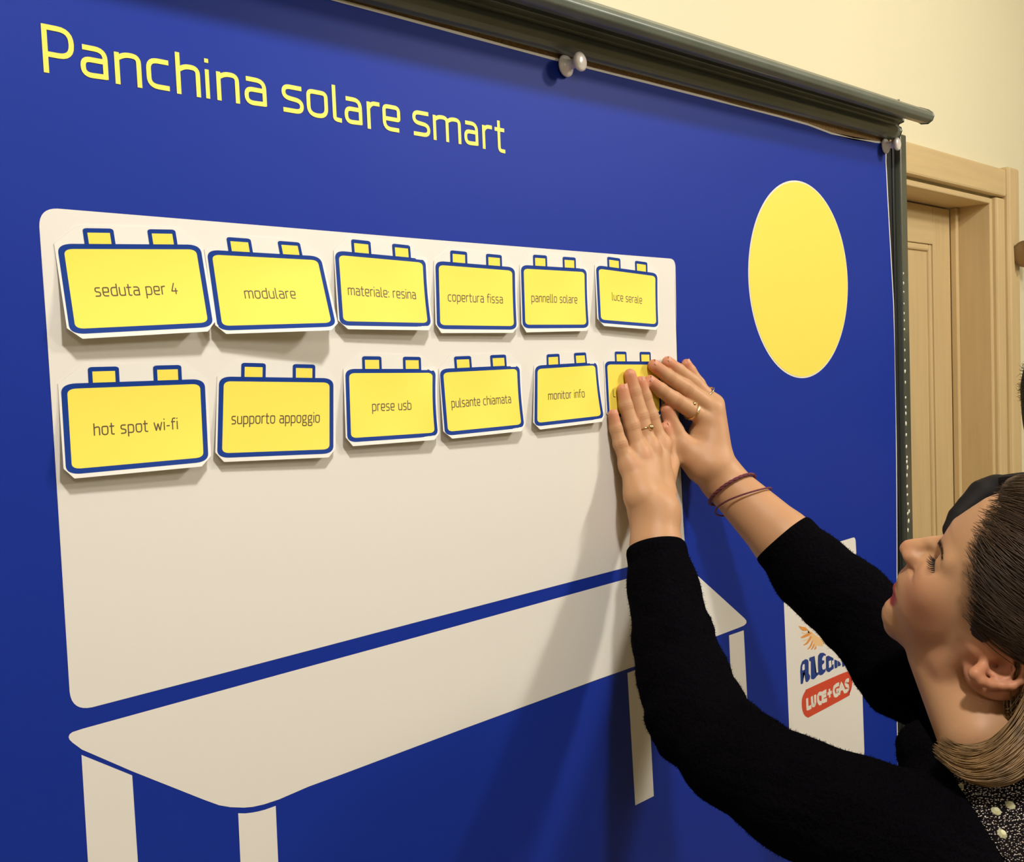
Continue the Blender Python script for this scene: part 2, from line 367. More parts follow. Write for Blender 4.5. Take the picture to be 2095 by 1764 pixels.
gl('n',.7,[(0,1),(0,0)],[(0,.84),(.26,1,.2),(.7,1,.36),(.7,0)])
gl('o',.76,[(.38,1),(.76,1,.36),(.76,0,.36),(0,0,.36),(0,1,.36),(.38,1)])
gl('p',.74,[(0,1),(0,-.42)],[(0,.97),(.74,1,.32),(.74,0,.32),(0,.03)])
gl('r',.42,[(0,1),(0,0)],[(0,.8),(.16,1,.2),(.46,1)])
gl('s',.64,[(.62,1),(0,1,.26),(0,.54,.22),(.64,.46,.22),(.64,0,.26),(.0,0)])
gl('t',.46,[(.14,1.34),(.14,0,.3),(.5,-.01)],[(-.1,.97),(.48,.97)])
gl('u',.72,[(0,1),(0,0,.3),(.72,.04)],[(.72,1),(.72,0)])
gl('w',1.1,[(0,1),(.28,0,.05),(.55,.85,.05),(.82,0,.05),(1.1,1)])
gl('4',.72,[(.38,1.36),(0,.38,.05),(.78,.38)],[(.56,.72),(.56,0)])
gl(':',.0,[(0,.12),(0,0)],[(0,.88),(0,.76)])
gl('-',.4,[(0,.5),(.4,.5)])
gl('P',.82,[(0,-.02),(0,1.46)],[(0,1.42),(.82,1.42,.42),(.82,.55,.42),(0,.55)])
def ribbon(P, hw):
    T=np.gradient(P,axis=0);T/=np.linalg.norm(T,axis=1,keepdims=True)+1e-12
    N=np.c_[-T[:,1],T[:,0]]
    P=P.copy()
    if np.linalg.norm(P[0]-P[-1])>1e-6: P[0]-=T[0]*hw*.5;P[-1]+=T[-1]*hw*.5
    else: T[0]=T[-1]=(T[1]+T[-2])/2;N[0]=N[-1]=np.array([-T[0][1],T[0][0]])
    # mitre
    return P+N*hw,P-N*hw
def text_mesh(s, mapf, hw, name, mt, parent, track=.36, space=.62, xy=None):
    """mapf(x,y,k)->3d. string laid from x=0 to its full width (returned first)"""
    V=[];Q=[];x=0;lay=0
    total=0
    for ch in s: total+= space if ch==' ' else G[ch][0]+track
    total-=track
    for ch in s:
        if ch==' ': x+=space;continue
        w,strokes=G[ch]
        for st in strokes:
            P=arcpoly(st); P=P+np.array([x,0])
            A,B=ribbon(P,hw);k=len(V);n=len(P)
            for a in A: V.append(mapf(a[0]/total,a[1],lay))
            for b in B: V.append(mapf(b[0]/total,b[1],lay))
            for i in range(n-1): Q.append((k+i,k+i+1,k+n+i+1,k+n+i))
            lay+=1
        x+=w+track
    return mesh(name,V,Q,mt,parent)
# title, letter by letter
title=[('P',84.9,99,149.2,91),('a',163.5,138,220,150),('n',233,138,287.5,145),('c',298,150,347,165),('h',358.8,164,408.4,175),('i',418.2,172,427,172),('n',441.5,177.5,488,185),('a',498.6,193,543.6,200),
 ('s',575,204,619,210),('o',625.6,213,669,218),('l',678.0,210,699.5,250),('a',703,227.6,739,235),('r',748.8,232,775.8,212),('e',781,243,817.3,250),
 ('s',842.3,254,877.8,258),('m',884.3,262,941,268),('a',947.9,275,976.3,280),('r',984.6,270,1005.6,256),('t',1008.3,262,1032,280)]
# x-height and baseline heights on the poster plane
zb_a=onp(205,168)[2]; base_pts=[(188,167.5,.0),(1020,307,.0)]
bz=[onp(244,171)[2],onp(470,207.5)[2],onp(754,262)[2],onp(884,283.5)[2],onp(988,303)[2]]
xh=[onp(232,103.5)[2],onp(441,144)[2],onp(748,205.5)[2],onp(884,232.5)[2],onp(985,254)[2]]
bx=[onp(244,171)[0],onp(470,207)[0],onp(754,262)[0],onp(884,283)[0],onp(988,303)[0]]
HW=.00195
V=[];Q=[];lay=0
for ch,xa,ya,xb,yb in title:
    XA=onp(xa,ya)[0]+HW; XB=onp(xb,yb)[0]-HW
    w,strokes=G[ch]
    cx2=(XA+XB)/2; z0=np.interp(cx2,bx,bz); z1=np.interp(cx2,bx,xh)-HW; z0+=HW*(ch in 'aceols')
    sx=(XB-XA)/max(w,1e-9) if w>.05 else 0
    if ch=='l': sx=(XB-XA)/.22
    if ch=='t': sx=(XB-XA)/.6
    if ch=='r': sx=(XB-XA)/.46
    for st in strokes:
        P=arcpoly(st)
        if ch=='t': P=P+np.array([.1,0])
        P=np.c_[(XA if sx else cx2)+P[:,0]*sx, z0+P[:,1]*(z1-z0)]
        A,B=ribbon(P,HW*(.92 if ch=='i' else 1)); k=len(V); n=len(P)
        for a in list(A)+list(B): V.append((a[0],-.0014-lay*1e-5,a[1]))
        for i in range(n-1): Q.append((k+i,k+i+1,k+n+i+1,k+n+i))
        lay=(lay+1)%6
tag(mesh('title_lettering',V,Q,M['yellow'],po),label='yellow lettering reading "Panchina solare smart"')
# logo: traced strokes on the poster plane (zoom coordinates -> pixels)
def zz(x,y): return (1620+x/7.671, 1250+y/7.671)
def tracepoly(name,L_,mt,y=-.0014): return flat(name,to2([zz(*p) for p in L_]),y,mt,po)
def multi(name,polys,mt,y=-.0014):
    bm=bmesh.new()
    for L_ in polys:
        vs=[bm.verts.new((p[0],0,p[1])) for p in to2([zz(*q) for q in L_])]
        f=bm.faces.new(vs); bmesh.ops.triangulate(bm,faces=[f],ngon_method='EAR_CLIP')
    for v in bm.verts: v.co.y=y
    bm.normal_update()
    for f in bm.faces:
        if f.normal.y>0: f.normal_flip()
    me=bpy.data.meshes.new(name);bm.to_mesh(me);bm.free();return link(name,me,mt,po)
multi('emblem_feathers',[[(92,232),(130,243),(200,255),(248,300),(215,312),(165,312),(125,285)],[(122,415),(165,385),(225,355),(290,335),(300,350),(240,395),(190,418),(140,425)],
 [(160,535),(205,505),(240,455),(275,395),(300,400),(272,470),(230,520),(185,540)],[(230,600),(262,560),(285,510),(310,470),(322,480),(300,545),(265,590),(238,606)],[(285,605),(310,560),(330,510),(345,520),(330,575),(300,608)],[(335,600),(355,565),(372,560),(372,590),(345,608)]],M['orange'])
multi('emblem_body',[[(240,300),(300,330),(360,380),(430,425),(500,480),(470,560),(385,540),(372,560),(340,560),(330,480),(290,500),(295,400),(240,395),(285,360)],[(135,330),(190,345),(250,325),(245,340),(190,358),(150,352)],[(158,465),(215,445),(250,420),(240,440),(205,465),(165,475)]],M['peach'],-.00135)
multi('emblem_lettering',[
 [(128,1150),(118,950),(125,860),(150,790),(200,755),(240,765),(250,800),(252,980),(275,1020),(268,1070),(235,1115),(205,1110),(195,1060),(190,965),(158,970),(160,1140)],
 [(262,735),(345,705),(345,830),(355,960),(380,970),(400,960),(405,1000),(380,1020),(350,1060),(320,1075),(288,1062),(290,900),(285,790),(258,782)],
 [(400,700),(430,660),(480,655),(520,680),(522,740),(520,830),(522,900),(515,950),(470,1000),(430,1010),(405,990),(398,900),(395,780)],
 [(522,720),(560,700),(640,740),(640,830),(645,905),(610,930),(575,960),(548,955),(525,930),(520,830)],
 [(655,760),(700,780),(700,890),(662,905),(655,860)],[(705,780),(740,800),(760,840),(740,870),(728,860),(705,880)],
 [(770,720),(850,700),(870,850),(840,860),(830,790),(800,800),(810,870),(780,880)]],M['logoblue'])
for g_ in ([[(148,880),(160,838),(185,832),(187,920),(152,935)],[(462,740),(490,700),(520,705),(518,755),(520,830),(518,900),(490,920),(470,918),(460,880),(462,845),(495,815),(495,775),(462,775)],[(565,790),(600,770),(608,850),(600,880),(570,895)],[(615,780),(640,775),(642,830),(620,850)]]): multi('emblem_lettering_gap',[g_],M['white'],-.00155)
pill=[(205,1250),(260,1210),(800,970),(880,975),(925,1040),(937,1120),(920,1230),(885,1310),(840,1355),(290,1650),(240,1668),(190,1640),(155,1560),(143,1450),(155,1350)]
def smooth_closed(L_,n=5):
    return [tuple(p) for p in catmull(L_,n,True)]
tracepoly('red_pill_print',smooth_closed(pill),M['red'])
def zstroke(paths,hw,name,mt,y):
    V=[];Q=[];l=0
    for pth,hwk in paths:
        P=np.array([p for p in to2([zz(*q) for q in pth])])
        P=np.concatenate([P[i]+(P[i+1]-P[i])*np.linspace(0,1,4,endpoint=False)[:,None] for i in range(len(P)-1)]+[P[-1:]])
        A,B=ribbon(P,hw*hwk);k=len(V);n=len(P)
        for a in list(A)+list(B): V.append((a[0],y-l*1e-5,a[1]))
        for i in range(n-1): Q.append((k+i,k+i+1,k+n+i+1,k+n+i))
        l=(l+1)%5
    return mesh(name,V,Q,mt,po)
zstroke([([(225,1385),(230,1535),(285,1505)],1),
 ([(300,1355),(305,1440),(315,1480),(340,1475),(352,1440),(350,1330)],1),
 ([(445,1295),(415,1300),(395,1330),(398,1410),(420,1450),(448,1440)],1),
 ([(520,1262),(465,1290),(470,1420),(530,1395)],1),([(468,1350),(520,1325)],.8),
 ([(550,1300),(605,1275)],.8),([(575,1235),(580,1345)],.8),
 ([(720,1150),(685,1165),(650,1195),(640,1260),(660,1325),(690,1325),(722,1290),(720,1240),(690,1250)],1),
 ([(730,1300),(760,1135),(815,1265)],1),([(742,1235),(800,1215)],.7),
 ([(875,1085),(840,1095),(828,1135),(840,1165),(868,1180),(872,1220),(845,1255),(818,1262)],1)],.0031,'pill_lettering',M['logowhite'],-.00155)

# ------------------------------------------------------------------ push pins
def pushpin(base, label, tilt):
    t=empty('push_pin',base,label,'push pin','white giant push pins on the poster top edge')
    ax=np.array(tilt)/np.linalg.norm(tilt)
    lathe('grip',[(0,0),(.0112,.0),(.0122,.0015),(.0120,.003),(.0092,.0052),(.0062,.0068),(.0053,.0095),(.0051,.0135),(.0056,.0165),(.0072,.0182),(.0096,.0192),(.0106,.0208),(.0104,.0228),(.008,.0246),(.004,.0255),(0,.0257)],ax,np.array(base)+ax*.001,M['pin'],t,32)
    lathe('needle',[(.0008,-.004),(.0008,.002)],ax,np.array(base),M['steel'],t,8)
b1=onp(1151,137); b2=onp(1806,300)
pushpin((b1[0],-.002,b1[2]),'white giant push pin in the middle of the poster top edge',(.06,-1,.02))
pushpin((b2[0],-.002,b2[2]),'white giant push pin at the top right corner of the poster',(.0,-1,.0))

# ------------------------------------------------------------------ paper brick cards
cards=[ # word, TL,TR,BR,BL pixels of the blue outline, text baseline ends, bottom lift, right bulge
 ('seduta per 4',(116.3,498.7),(409.4,500.6),(437,669.2),(143.4,684.4),(196,606.2),(362.6,601.4),.012,0,'leftmost in the upper row'),
 ('modulare',(422.4,510.9),(655.8,524.5),(688,668.4),(445.8,676.7),(501.9,610.4),(605,610.4),.016,.0,'second in the upper row'),
 ('materiale: resina',(684.5,512.5),(870.6,530),(882.5,669),(695.2,666),(712.6,603.2),(850.3,611.8),.009,.6,'third in the upper row'),
 ('copertura fissa',(890.4,533.6),(1053.3,547),(1057.4,674.8),(894,673.3),(916.7,616),(1028,620.5),.006,.3,'fourth in the upper row'),
 ('pannello solare',(1065.4,541.9),(1200.2,550),(1204.8,671.2),(1069.3,672),(1087.6,617.4),(1180.4,620.5),.006,.5,'fifth in the upper row'),
 ('luce serale',(1219,542.4),(1345,559.4),(1347,670.2),(1224.7,660.4),(1252.3,614),(1312.8,621.2),.008,.4,'rightmost in the upper row'),
 ('hot spot wi-fi',(124,785.5),(418.6,775.4),(426.6,944.8),(135.4,972),(193,891),(362.6,877.6),.009,0,'leftmost in the lower row'),
 ('supporto appoggio',(448.2,770.4),(682,774),(682,928),(444,937.5),(474,867.5),(653,864.2),.006,.0,'second in the lower row'),
 ('prese usb',(706,754.9),(891.4,754.9),(896.4,892.8),(710.7,905.7),(762,840.8),(840.8,838),.008,.8,'third in the lower row'),
 ('pulsante chiamata',(899.2,754.9),(1063,747),(1073,875.3),(910.3,892),(924.4,834),(1045,824.2),.008,.7,'fourth in the lower row'),
 ('monitor info',(1094.5,748.2),(1221.3,740.5),(1235.8,856.7),(1093.2,873.2),(1121.6,818),(1195.8,812.6),.007,.8,'fifth in the lower row'),
 ('l',(1237,739.2),(1350,739.8),(1353.6,850),(1243,854),(1254.8,812),(1258,812.1),.0012,0,'half hidden under the fingers, rightmost in lower row'),
]
G['.']=(0,())
for word,TL,TR,BR,BL,ta,tb,lift,bul,where in cards:
    y0=-.0018
    c3=[onp(*TL,y0),onp(*TR,y0),onp(*BR,y0),onp(*BL,y0)]; skew=.8 if word=='modulare' else .25
    def Sf(u,v,k=0,c3=c3,lift=lift,bul=bul,skew=skew):
        vv=max(v,-.3); l=lift*(max(vv,0)**1.8)*(1-skew/2+skew*min(max(u,0),1))
        top=c3[0]*(1-u)+c3[1]*u; bot=c3[3]*(1-u)+c3[2]*u
        p=top*(1-v)+bot*v
        e=bul*.0045*max(0,u-.4)**2/.36*math.sin(math.pi*min(max(v,0),1))
        e2=bul*.0020*max(0,.45-u)**2/.2*math.sin(math.pi*min(max(v,0),1))
        y=y0-l-e-e2
        # keep on the sight line of the traced flat outline while the paper bows outward
        f0=(y-CAM[1])/(p[1]-CAM[1])
        q=CAM+(p-CAM)*f0
        if v>0 and bul: q[0]-= bul*.0022*math.sin(math.pi*min(v,1))*(u**3)
        q=q.copy(); q[1]-=k
        return q
    root=empty('brick_card',Sf(.5,.5),'yellow brick-shaped paper card '+(('reading "%s", '%word) if len(word)>1 else '')+where,'card','yellow toy-brick cards stuck on the white bench back')
    def gridpoly(name,P,k,mt,parent=root,nu=14):
        """fill a uv polygon with a bendable mesh"""
        bm=bmesh.new(); vs=[bm.verts.new((float(p[0]),float(p[1]),0)) for p in P]; f=bm.faces.new(vs)
        us=[p[0] for p in P]; vs_=[p[1] for p in P]
        for i in range(1,nu):
            for ax,lo,hi in ((0,min(us),max(us)),(1,min(vs_),max(vs_))):
                t=lo+(hi-lo)*i/nu; no=Vector((1,0,0)) if ax==0 else Vector((0,1,0)); co=no*t
                bmesh.ops.bisect_plane(bm,geom=bm.verts[:]+bm.edges[:]+bm.faces[:],plane_co=co,plane_no=no)
        bmesh.ops.triangulate(bm,faces=bm.faces[:])
        for v in bm.verts: v.co=Vector(Sf(v.co.x,v.co.y,k))
        bm.normal_update()
        for f in bm.faces:
            if f.normal.y>0: f.normal_flip()
        me=bpy.data.meshes.new(name);bm.to_mesh(me);bm.free();return link(name,me,mt,parent,name!='paper_sheet')
    j=lambda a=.012: random.uniform(-a,a)
    paper=[(-.012+j(.006),.0),(.15+j(.02),-.21),(.86+j(.02),-.205),(1.02,.0),(1.022,.94+j()),(.955+j(),1.05),(.07+j(.02),1.055+j()),(-.014,.93)]
    sh=gridpoly('paper_sheet',paper,0,M['paper'])
    so=sh.modifiers.new('s','SOLIDIFY'); so.thickness=.0003; so.offset=-1
    gridpoly('outline_print',rounded([(0,0),(1,0),(1,1),(0,1)],.095),.00012,M['cardblue'])
    gridpoly('face_print',rounded([(.038,.058),(.962,.058),(.962,.942),(.038,.942)],.058),.00022,M['cardyellow'])
    for ua,ub in ((.178,.385),(.622,.828)):
        gridpoly('stud_outline_print',rounded([(ua,.02),(ua,-.175),(ub,-.175),(ub,.02)],[0,.03,.03,0]),.00024,M['cardblue'],nu=2)
        gridpoly('stud_print',[(ua+.028,.0),(ua+.028,-.125),(ub-.028,-.125),(ub-.028,.0)],.00034,M['cardyellow'],nu=2)
    # lettering
    def inv(px,py):
        u,v=.5,.5
        for _ in range(12):
            a=proj(Sf(u,v))[0];du=(proj(Sf(u+1e-3,v))[0]-a)/1e-3;dv=(proj(Sf(u,v+1e-3))[0]-a)/1e-3
            s=np.linalg.solve(np.c_[du,dv],np.array([px,py])-a);u+=s[0];v+=s[1]
        return u,v
    ua,va=inv(*ta);ub,vb=inv(*tb)
    wid=np.linalg.norm(c3[1]-c3[0]); hgt=abs(c3[0][2]-c3[3][2]); xhgt=.0062
    total=sum(.62 if ch==' ' else G[ch][0]+.36 for ch in word)-.36
    sx=(ub-ua)/total
    V=[];Q=[];x=0;lay=0
    hwm=.00048
    for ch in word:
        if ch==' ': x+=.62;continue
        w,strokes=G[ch]
        for st in strokes:
            P=arcpoly(st)+np.array([x,0]); P2=np.c_[ P[:,0]*sx*wid, P[:,1]*xhgt ]
            A,B=ribbon(P2,hwm);k=len(V);n=len(P)
            for a in list(A)+list(B):
                u=ua+a[0]/wid; t=a[0]/wid/(ub-ua); v=va+(vb-va)*t-a[1]/hgt
                V.append(Sf(u,v,.00030+lay*8e-6))
            for i in range(n-1): Q.append((k+i,k+i+1,k+n+i+1,k+n+i))
            lay=(lay+1)%6
        x+=w+.36
    mesh('lettering',V,Q,M['ink'],root)

# ------------------------------------------------------------------ people: signed-distance bodies meshed with surface nets
def cap(a,b,ra,rb):                    # tapered capsule
    a=np.array(a,float);b=np.array(b,float);ab=b-a;L2=max(ab@ab,1e-12)
    def f(P):
        h=np.clip(((P-a)@ab)/L2,0,1); d=P-a-h[:,None]*ab
        return np.sqrt(np.einsum('ij,ij->i',d,d))-(ra+(rb-ra)*h)
    lo=np.minimum(a-ra,b-rb);hi=np.maximum(a+ra,b+rb)
    return f,lo,hi
def ell(c,R3,ax=None):                 # ellipsoid, axes = rows of ax
    c=np.array(c,float);R3=np.array(R3,float);ax=np.eye(3) if ax is None else np.array(ax,float);mr=R3.max()
    def f(P):
        q=(P-c)@ax.T; k0=np.sqrt((( q/R3)**2).sum(1)); k1=np.sqrt(((q/R3**2)**2).sum(1))+1e-9
        return k0*(k0-1)/k1
    e=np.sqrt(((ax*R3[:,None])**2).sum(0))
    return f,c-e,c+e
def smin(a,b,k):
    h=np.maximum(k-np.abs(a-b),0)/k; return np.minimum(a,b)-h*h*k*.25
def smax(a,b,k): return -smin(-a,-b,k)
class Grp:
    """prims blended together by k, then blended into the body by kj"""
    def __init__(s,prims,k,kj=.006,cut=None):
        s.p=prims;s.k=k;s.kj=kj;s.cut=cut or []
        s.lo=np.min([p[1] for p in prims],0)-.012;s.hi=np.max([p[2] for p in prims],0)+.012
    def __call__(s,P):
        v=s.p[0][0](P)
        for q in s.p[1:]: v=smin(v,q[0](P),s.k)
        for f,k in s.cut: v=smax(v,-f(P),k)
        return v
def field(groups,P,lo=None,hi=None,post=None):
    v=np.full(len(P),.05)
    for g in groups:
        if lo is not None and (np.any(g.lo>hi) or np.any(g.hi<lo)): continue
        w=g(P); v=smin(v,w,g.kj) if g.kj>0 else np.minimum(v,w)
    if post: v=post(P,v)
    return v
def nets(groups,h,post=None,N=20):
    lo=np.min([g.lo for g in groups],0)-2*h;hi=np.max([g.hi for g in groups],0)+2*h
    nb=np.ceil((hi-lo)/(h*N)).astype(int); dim=nb*N+3
    I=np.stack(np.meshgrid(*[np.arange(n) for n in nb],indexing='ij'),-1).reshape(-1,3)
    cen=lo+(I+.5)*N*h; rad=N*h*.87+3*h
    keep=np.zeros(len(I),bool)
    for g in groups:
        m_=np.all((cen>g.lo-rad)&(cen<g.hi+rad),1)&~keep; ix=np.where(m_)[0]
        if len(ix):
            keep[ix[np.abs(g(cen[ix]))<rad*1.35]]=True
    I=I[keep]
    ar=np.arange(N+1); loc=np.stack(np.meshgrid(ar,ar,ar,indexing='ij'),-1).reshape(-1,3)
    off=np.array([[x,y,z] for x in(0,1) for y in(0,1) for z in(0,1)])
    VI=[];VP=[];EQ=[]
    def gid(c): return (c[...,0].astype(np.int64)*dim[1]+c[...,1])*dim[2]+c[...,2]
    for b in I:
        base=b*N; P=lo+(base+loc)*h; blo=P[0]-h;bhi=P[-1]+h
        v=field(groups,P,blo,bhi,post)
        if v.min()>0 or v.max()<0: continue
        F3=v.reshape(N+1,N+1,N+1)
        c8=np.stack([F3[o[0]:N+o[0],o[1]:N+o[1],o[2]:N+o[2]] for o in off],-1)
        neg=(c8<0).sum(-1); act=(neg>0)&(neg<8)
        ci=np.argwhere(act)
        if len(ci)==0: continue
        vals=c8[act]; acc=np.zeros((len(ci),3));cnt=np.zeros(len(ci))
        for a in range(8):
            for bb in range(a+1,8):
                if abs(off[a]-off[bb]).sum()!=1: continue
                va,vb=vals[:,a],vals[:,bb];s_=(va<0)!=(vb<0)
                t=np.where(s_,va/(va-vb+1e-20),0)
                acc+=np.where(s_[:,None],off[a]+t[:,None]*(off[bb]-off[a]),0);cnt+=s_
        VI.append(gid(base+ci));VP.append(lo+(base+ci+acc/cnt[:,None])*h)
        # edges owned by this block (start sample in 0..N-1)
        for ax in range(3):
            A=F3[:N,:N,:N]; sl=[slice(0,N)]*3; sl[ax]=slice(1,N+1); B=F3[tuple(sl)]
            s_=(A<0)!=(B<0); e=np.argwhere(s_)
            if len(e)==0: continue
            flip=(A[s_]<0); g0=base+e; u=np.zeros(3,int);w=np.zeros(3,int);u[(ax+1)%3]=1;w[(ax+2)%3]=1
            q=np.stack([gid(g0-u-w),gid(g0-w),gid(g0),gid(g0-u)],-1)
            q[~flip]=q[~flip][:,::-1]; EQ.append(q)
    VI=np.concatenate(VI);VP=np.concatenate(VP);EQ=np.concatenate(EQ)
    o=np.argsort(VI);VI=VI[o];VP=VP[o]
    ix=np.searchsorted(VI,EQ);ix=np.minimum(ix,len(VI)-1);ok=(VI[ix]==EQ).all(1)
    return VP,ix[ok]
def march(fn,px,py,d0,d1,n=260):       # first hit of a sight line with a body, used to seat small pieces on it
    ds=np.linspace(d0,d1,n); P=np.array([W(px,py,d) for d in ds]); v=fn(P); i=np.where(v<0)[0]
    return (P[i[0]],ds[i[0]]) if len(i) else (None,None)

woman = empty('person',(.70,-.46,0),'person in a black knitted sweater with brown hair, pressing a card on with both hands','person')

# --- head frame
HO=W(2000,1235,.986); ray=(HO-CAM)/np.linalg.norm(HO-CAM)
ex=RC[0]-ray*(RC[0]@ray);ex/=np.linalg.norm(ex);ey=np.cross(ray,ex)
if ey@RC[1]<0: ey=-ey
eg=-.79*ex-.61*ey;eg/=np.linalg.norm(eg);eh=.61*ex-.79*ey;eh/=np.linalg.norm(eh)
TH=math.radians(25)
HL=-math.cos(TH)*ray-math.sin(TH)*eh; HH=math.cos(TH)*eh-math.sin(TH)*ray; HF=eg
HA=np.array([HL,HF,HH])
def loc(x,y,l=0):                      # where a sight line meets the head's plane at lateral distance l (mm)
    v=RC.T@np.array([(x-CX)/F_PX,(y-CY)/F_PX,1.0]); t=((HO+HL*l/1000-CAM)@HL)/(v@HL); return HA@(CAM+v*t-HO)*1000
def hp(l,g,h): return HO+(HL*l+HF*g+HH*h)/1000
def hc(a,b,ra,rb): return cap(hp(*a),hp(*b),ra/1000,rb/1000)
def he(c,r,rot=None): return ell(hp(*c),np.array(r)/1000,HA if rot is None else rot@HA)
def rotl(deg):                          # rotate about the lateral axis
    a=math.radians(deg);return np.array([[1,0,0],[0,math.cos(a),math.sin(a)],[0,-math.sin(a),math.cos(a)]])
head=Grp([he((0,-31,46),(73,89,93)),he((0,3,2),(61,56,66)),he((0,22,-20),(50,44,44)),
          hc((0,44,-60),(0,38,-58),19,22),hc((0,42,-58),(44,-14,-46),15,14),hc((0,42,-58),(-44,-14,-46),15,14),
          hc((44,-14,-46),(56,-24,-5),14,18),hc((-44,-14,-46),(-56,-24,-5),14,18),
          he((32,32,4),(24,22,24)),he((-32,32,4),(24,22,24)),he((0,42,-33),(24,21,20))],.014,.008)
sock=[(he((31,55,29),(17,12,10))[0],.012),(he((-31,55,29),(17,12,10))[0],.012)]
head.cut=sock
brow=Grp([hc((14,51,37.5),(42,37,38),6,6),hc((-14,51,37.5),(-42,37,38),6,6),hc((-10,52,39),(10,52,39),5,5)],.010,.012)
nose=Grp([hc((0,53,37),(0,64,26.5),7,6.6),hc((0,64,26.5),(0,73.5,14),6.6,7.4),hc((0,73.5,14),(0,77.3,6.5),7.4,8.6),
          he((10.5,68,4.5),(6.5,10,7.5)),he((-10.5,68,4.5),(6.5,10,7.5)),hc((0,54,9),(0,68.5,6),13,9)],.007,.009)
nose.cut=[(he((8,70,-4),(4.2,6.5,5))[0],.002),(he((-8,70,-4),(4.2,6.5,5))[0],.002),(he((20,64,3.5),(3.2,9,8))[0],.004)]
lipu=Grp([hc((0,65.5,-34.5),(12,61,-34.5),4.3,3.8),hc((12,61,-34.5),(23,53,-32),3.8,1.8),hc((0,65.5,-34.5),(-12,61,-34.5),4.3,3.8),hc((-12,61,-34.5),(-23,53,-32),3.8,1.8)],.003,.0035)
lipl=Grp([hc((0,62,-43.2),(11,58.5,-42),4.5,4.0),hc((11,58.5,-41.5),(22,52.5,-33.5),4.0,1.6),hc((0,62,-43.2),(-11,58.5,-42),4.5,4.0),hc((-11,58.5,-41.5),(-22,52.5,-33.5),4.0,1.6)],.003,.0035)
lidm=[]
for sgn in (1,-1):
    lidm.append(Grp([he((sgn*31,37,28),(14.6,13.4,12.6))],.002,.004,cut=[(he((sgn*31,50,20.5),(11.5,7,5.2),rotl(20))[0],.0015)]))
# the profile: shift the midline front so that it follows the wanted outline (mm: height, forward)
_pp=[(2041,1009),(2012,1022.6),(1978,1045),(1951,1063),(1941,1079),(1933,1094),(1926,1096),(1899,1098.5),(1881,1102),(1863,1104),(1851,1106.5),(1843.5,1113),(1840,1120),(1843.5,1127),(1851.5,1136),(1857,1147),(1856.5,1155),(1849,1162),(1841,1170),(1838,1179),(1839,1187),
 (1833,1191),(1827.7,1197),(1826.5,1206),(1830,1212),(1827,1217.6),(1823,1222),(1813,1231),(1806.6,1242.5),(1806,1254),(1810.6,1267.5)]
PROF=sorted([(loc(*q)[2],loc(*q)[1]) for q in _pp])
_hs=np.array([p[0] for p in PROF]);_gs=np.array([p[1] for p in PROF])
_grid=np.arange(-71,103,.5);_tg=np.interp(_grid,_hs,_gs);_act=[]
for h_ in _grid:
    gg=np.arange(30,110,.25); P_=np.array([hp(0,g_,h_) for g_ in gg]); v_=field([head,brow,nose,lipu,lipl],P_); i_=np.where(v_<0)[0]; _act.append(gg[i_[-1]] if len(i_) else 60)
_dl=np.clip(_tg-np.array(_act),-9,9); _dl=np.convolve(np.pad(_dl,2,'edge'),[.1,.2,.4,.2,.1],'valid')
class Warp:
    def __init__(s,g): s.g=g;s.lo=g.lo-.01;s.hi=g.hi+.01;s.kj=g.kj
    def __call__(s,P):
        q=(P-HO)@HA.T*1000; w=np.exp(-(q[:,0]/23)**2)*np.clip((q[:,1]-25)/20,0,1)
        dl=np.interp(q[:,2],_grid,_dl,left=0,right=0); fade=np.clip((q[:,2]+81)/10,0,1)*np.clip((112-q[:,2])/20,0,1)
        dl=np.where(q[:,2]<-71,_dl[0],dl); dl=np.where(q[:,2]>102.5,_dl[-1],dl)
        return s.g(P-(w*dl*fade)[:,None]*HF/1000)
head,brow,nose,lipu,lipl=[Warp(g_) for g_ in (head,brow,nose,lipu,lipl)]
# ear, traced in its own tilted plane
def ep(x,y,dd=0): 
    # ear plane: nearer to the camera towards the lobe's rim
    return W(1795+x/3.433,1250+y/3.433,.918+dd)
ech=lambda pts,r,dd: [cap(ep(*pts[i],dd[i]),ep(*pts[i+1],dd[i+1]),r[i],r[i+1]) for i in range(len(pts)-1)]
helx=[(790,300),(850,235),(915,222),(985,255),(1030,330),(1045,420),(1010,495),(950,530),(880,528),(800,518),(730,490),(685,450)]
hd_=[.006,.000,-.004,-.007,-.009,-.010,-.010,-.009,-.008,-.006,-.004,-.002]
hr_=[.0022,.0026,.0030,.0032,.0032,.0032,.0032,.0032,.0034,.0040,.0048,.0048]
ear1=Grp(ech(helx,hr_,hd_)+[cap(ep(690,440,-.002),ep(735,400,.002),.0058,.0055)],.0028,.003)
ear2=Grp([ell(ep(860,420,.008),(.030,.026,.009),np.array([ex,ey,ray]))]+ech([(905,270),(935,340),(945,410),(905,465),(840,470),(780,430)],[.0024,.0030,.0034,.0036,.0034,.0028],[.001,-.003,-.004,-.004,-.003,.001])
          +[cap(ep(765,345,.003),ep(800,330,.003),.0042,.0030)],.0035,.003)
ear2.cut=[(cap(ep(810,365,-.006),ep(880,395,-.006),.0055,.0085)[0],.0025),(cap(ep(820,368,0),ep(830,372,.012),.0045,.003)[0],.001),(cap(ep(905,300,-.002),ep(915,330,-.002),.0035,.003)[0],.002),
          (cap(ep(975,330,-.004),ep(965,470,-.0045),.0022,.0026)[0],.002)]
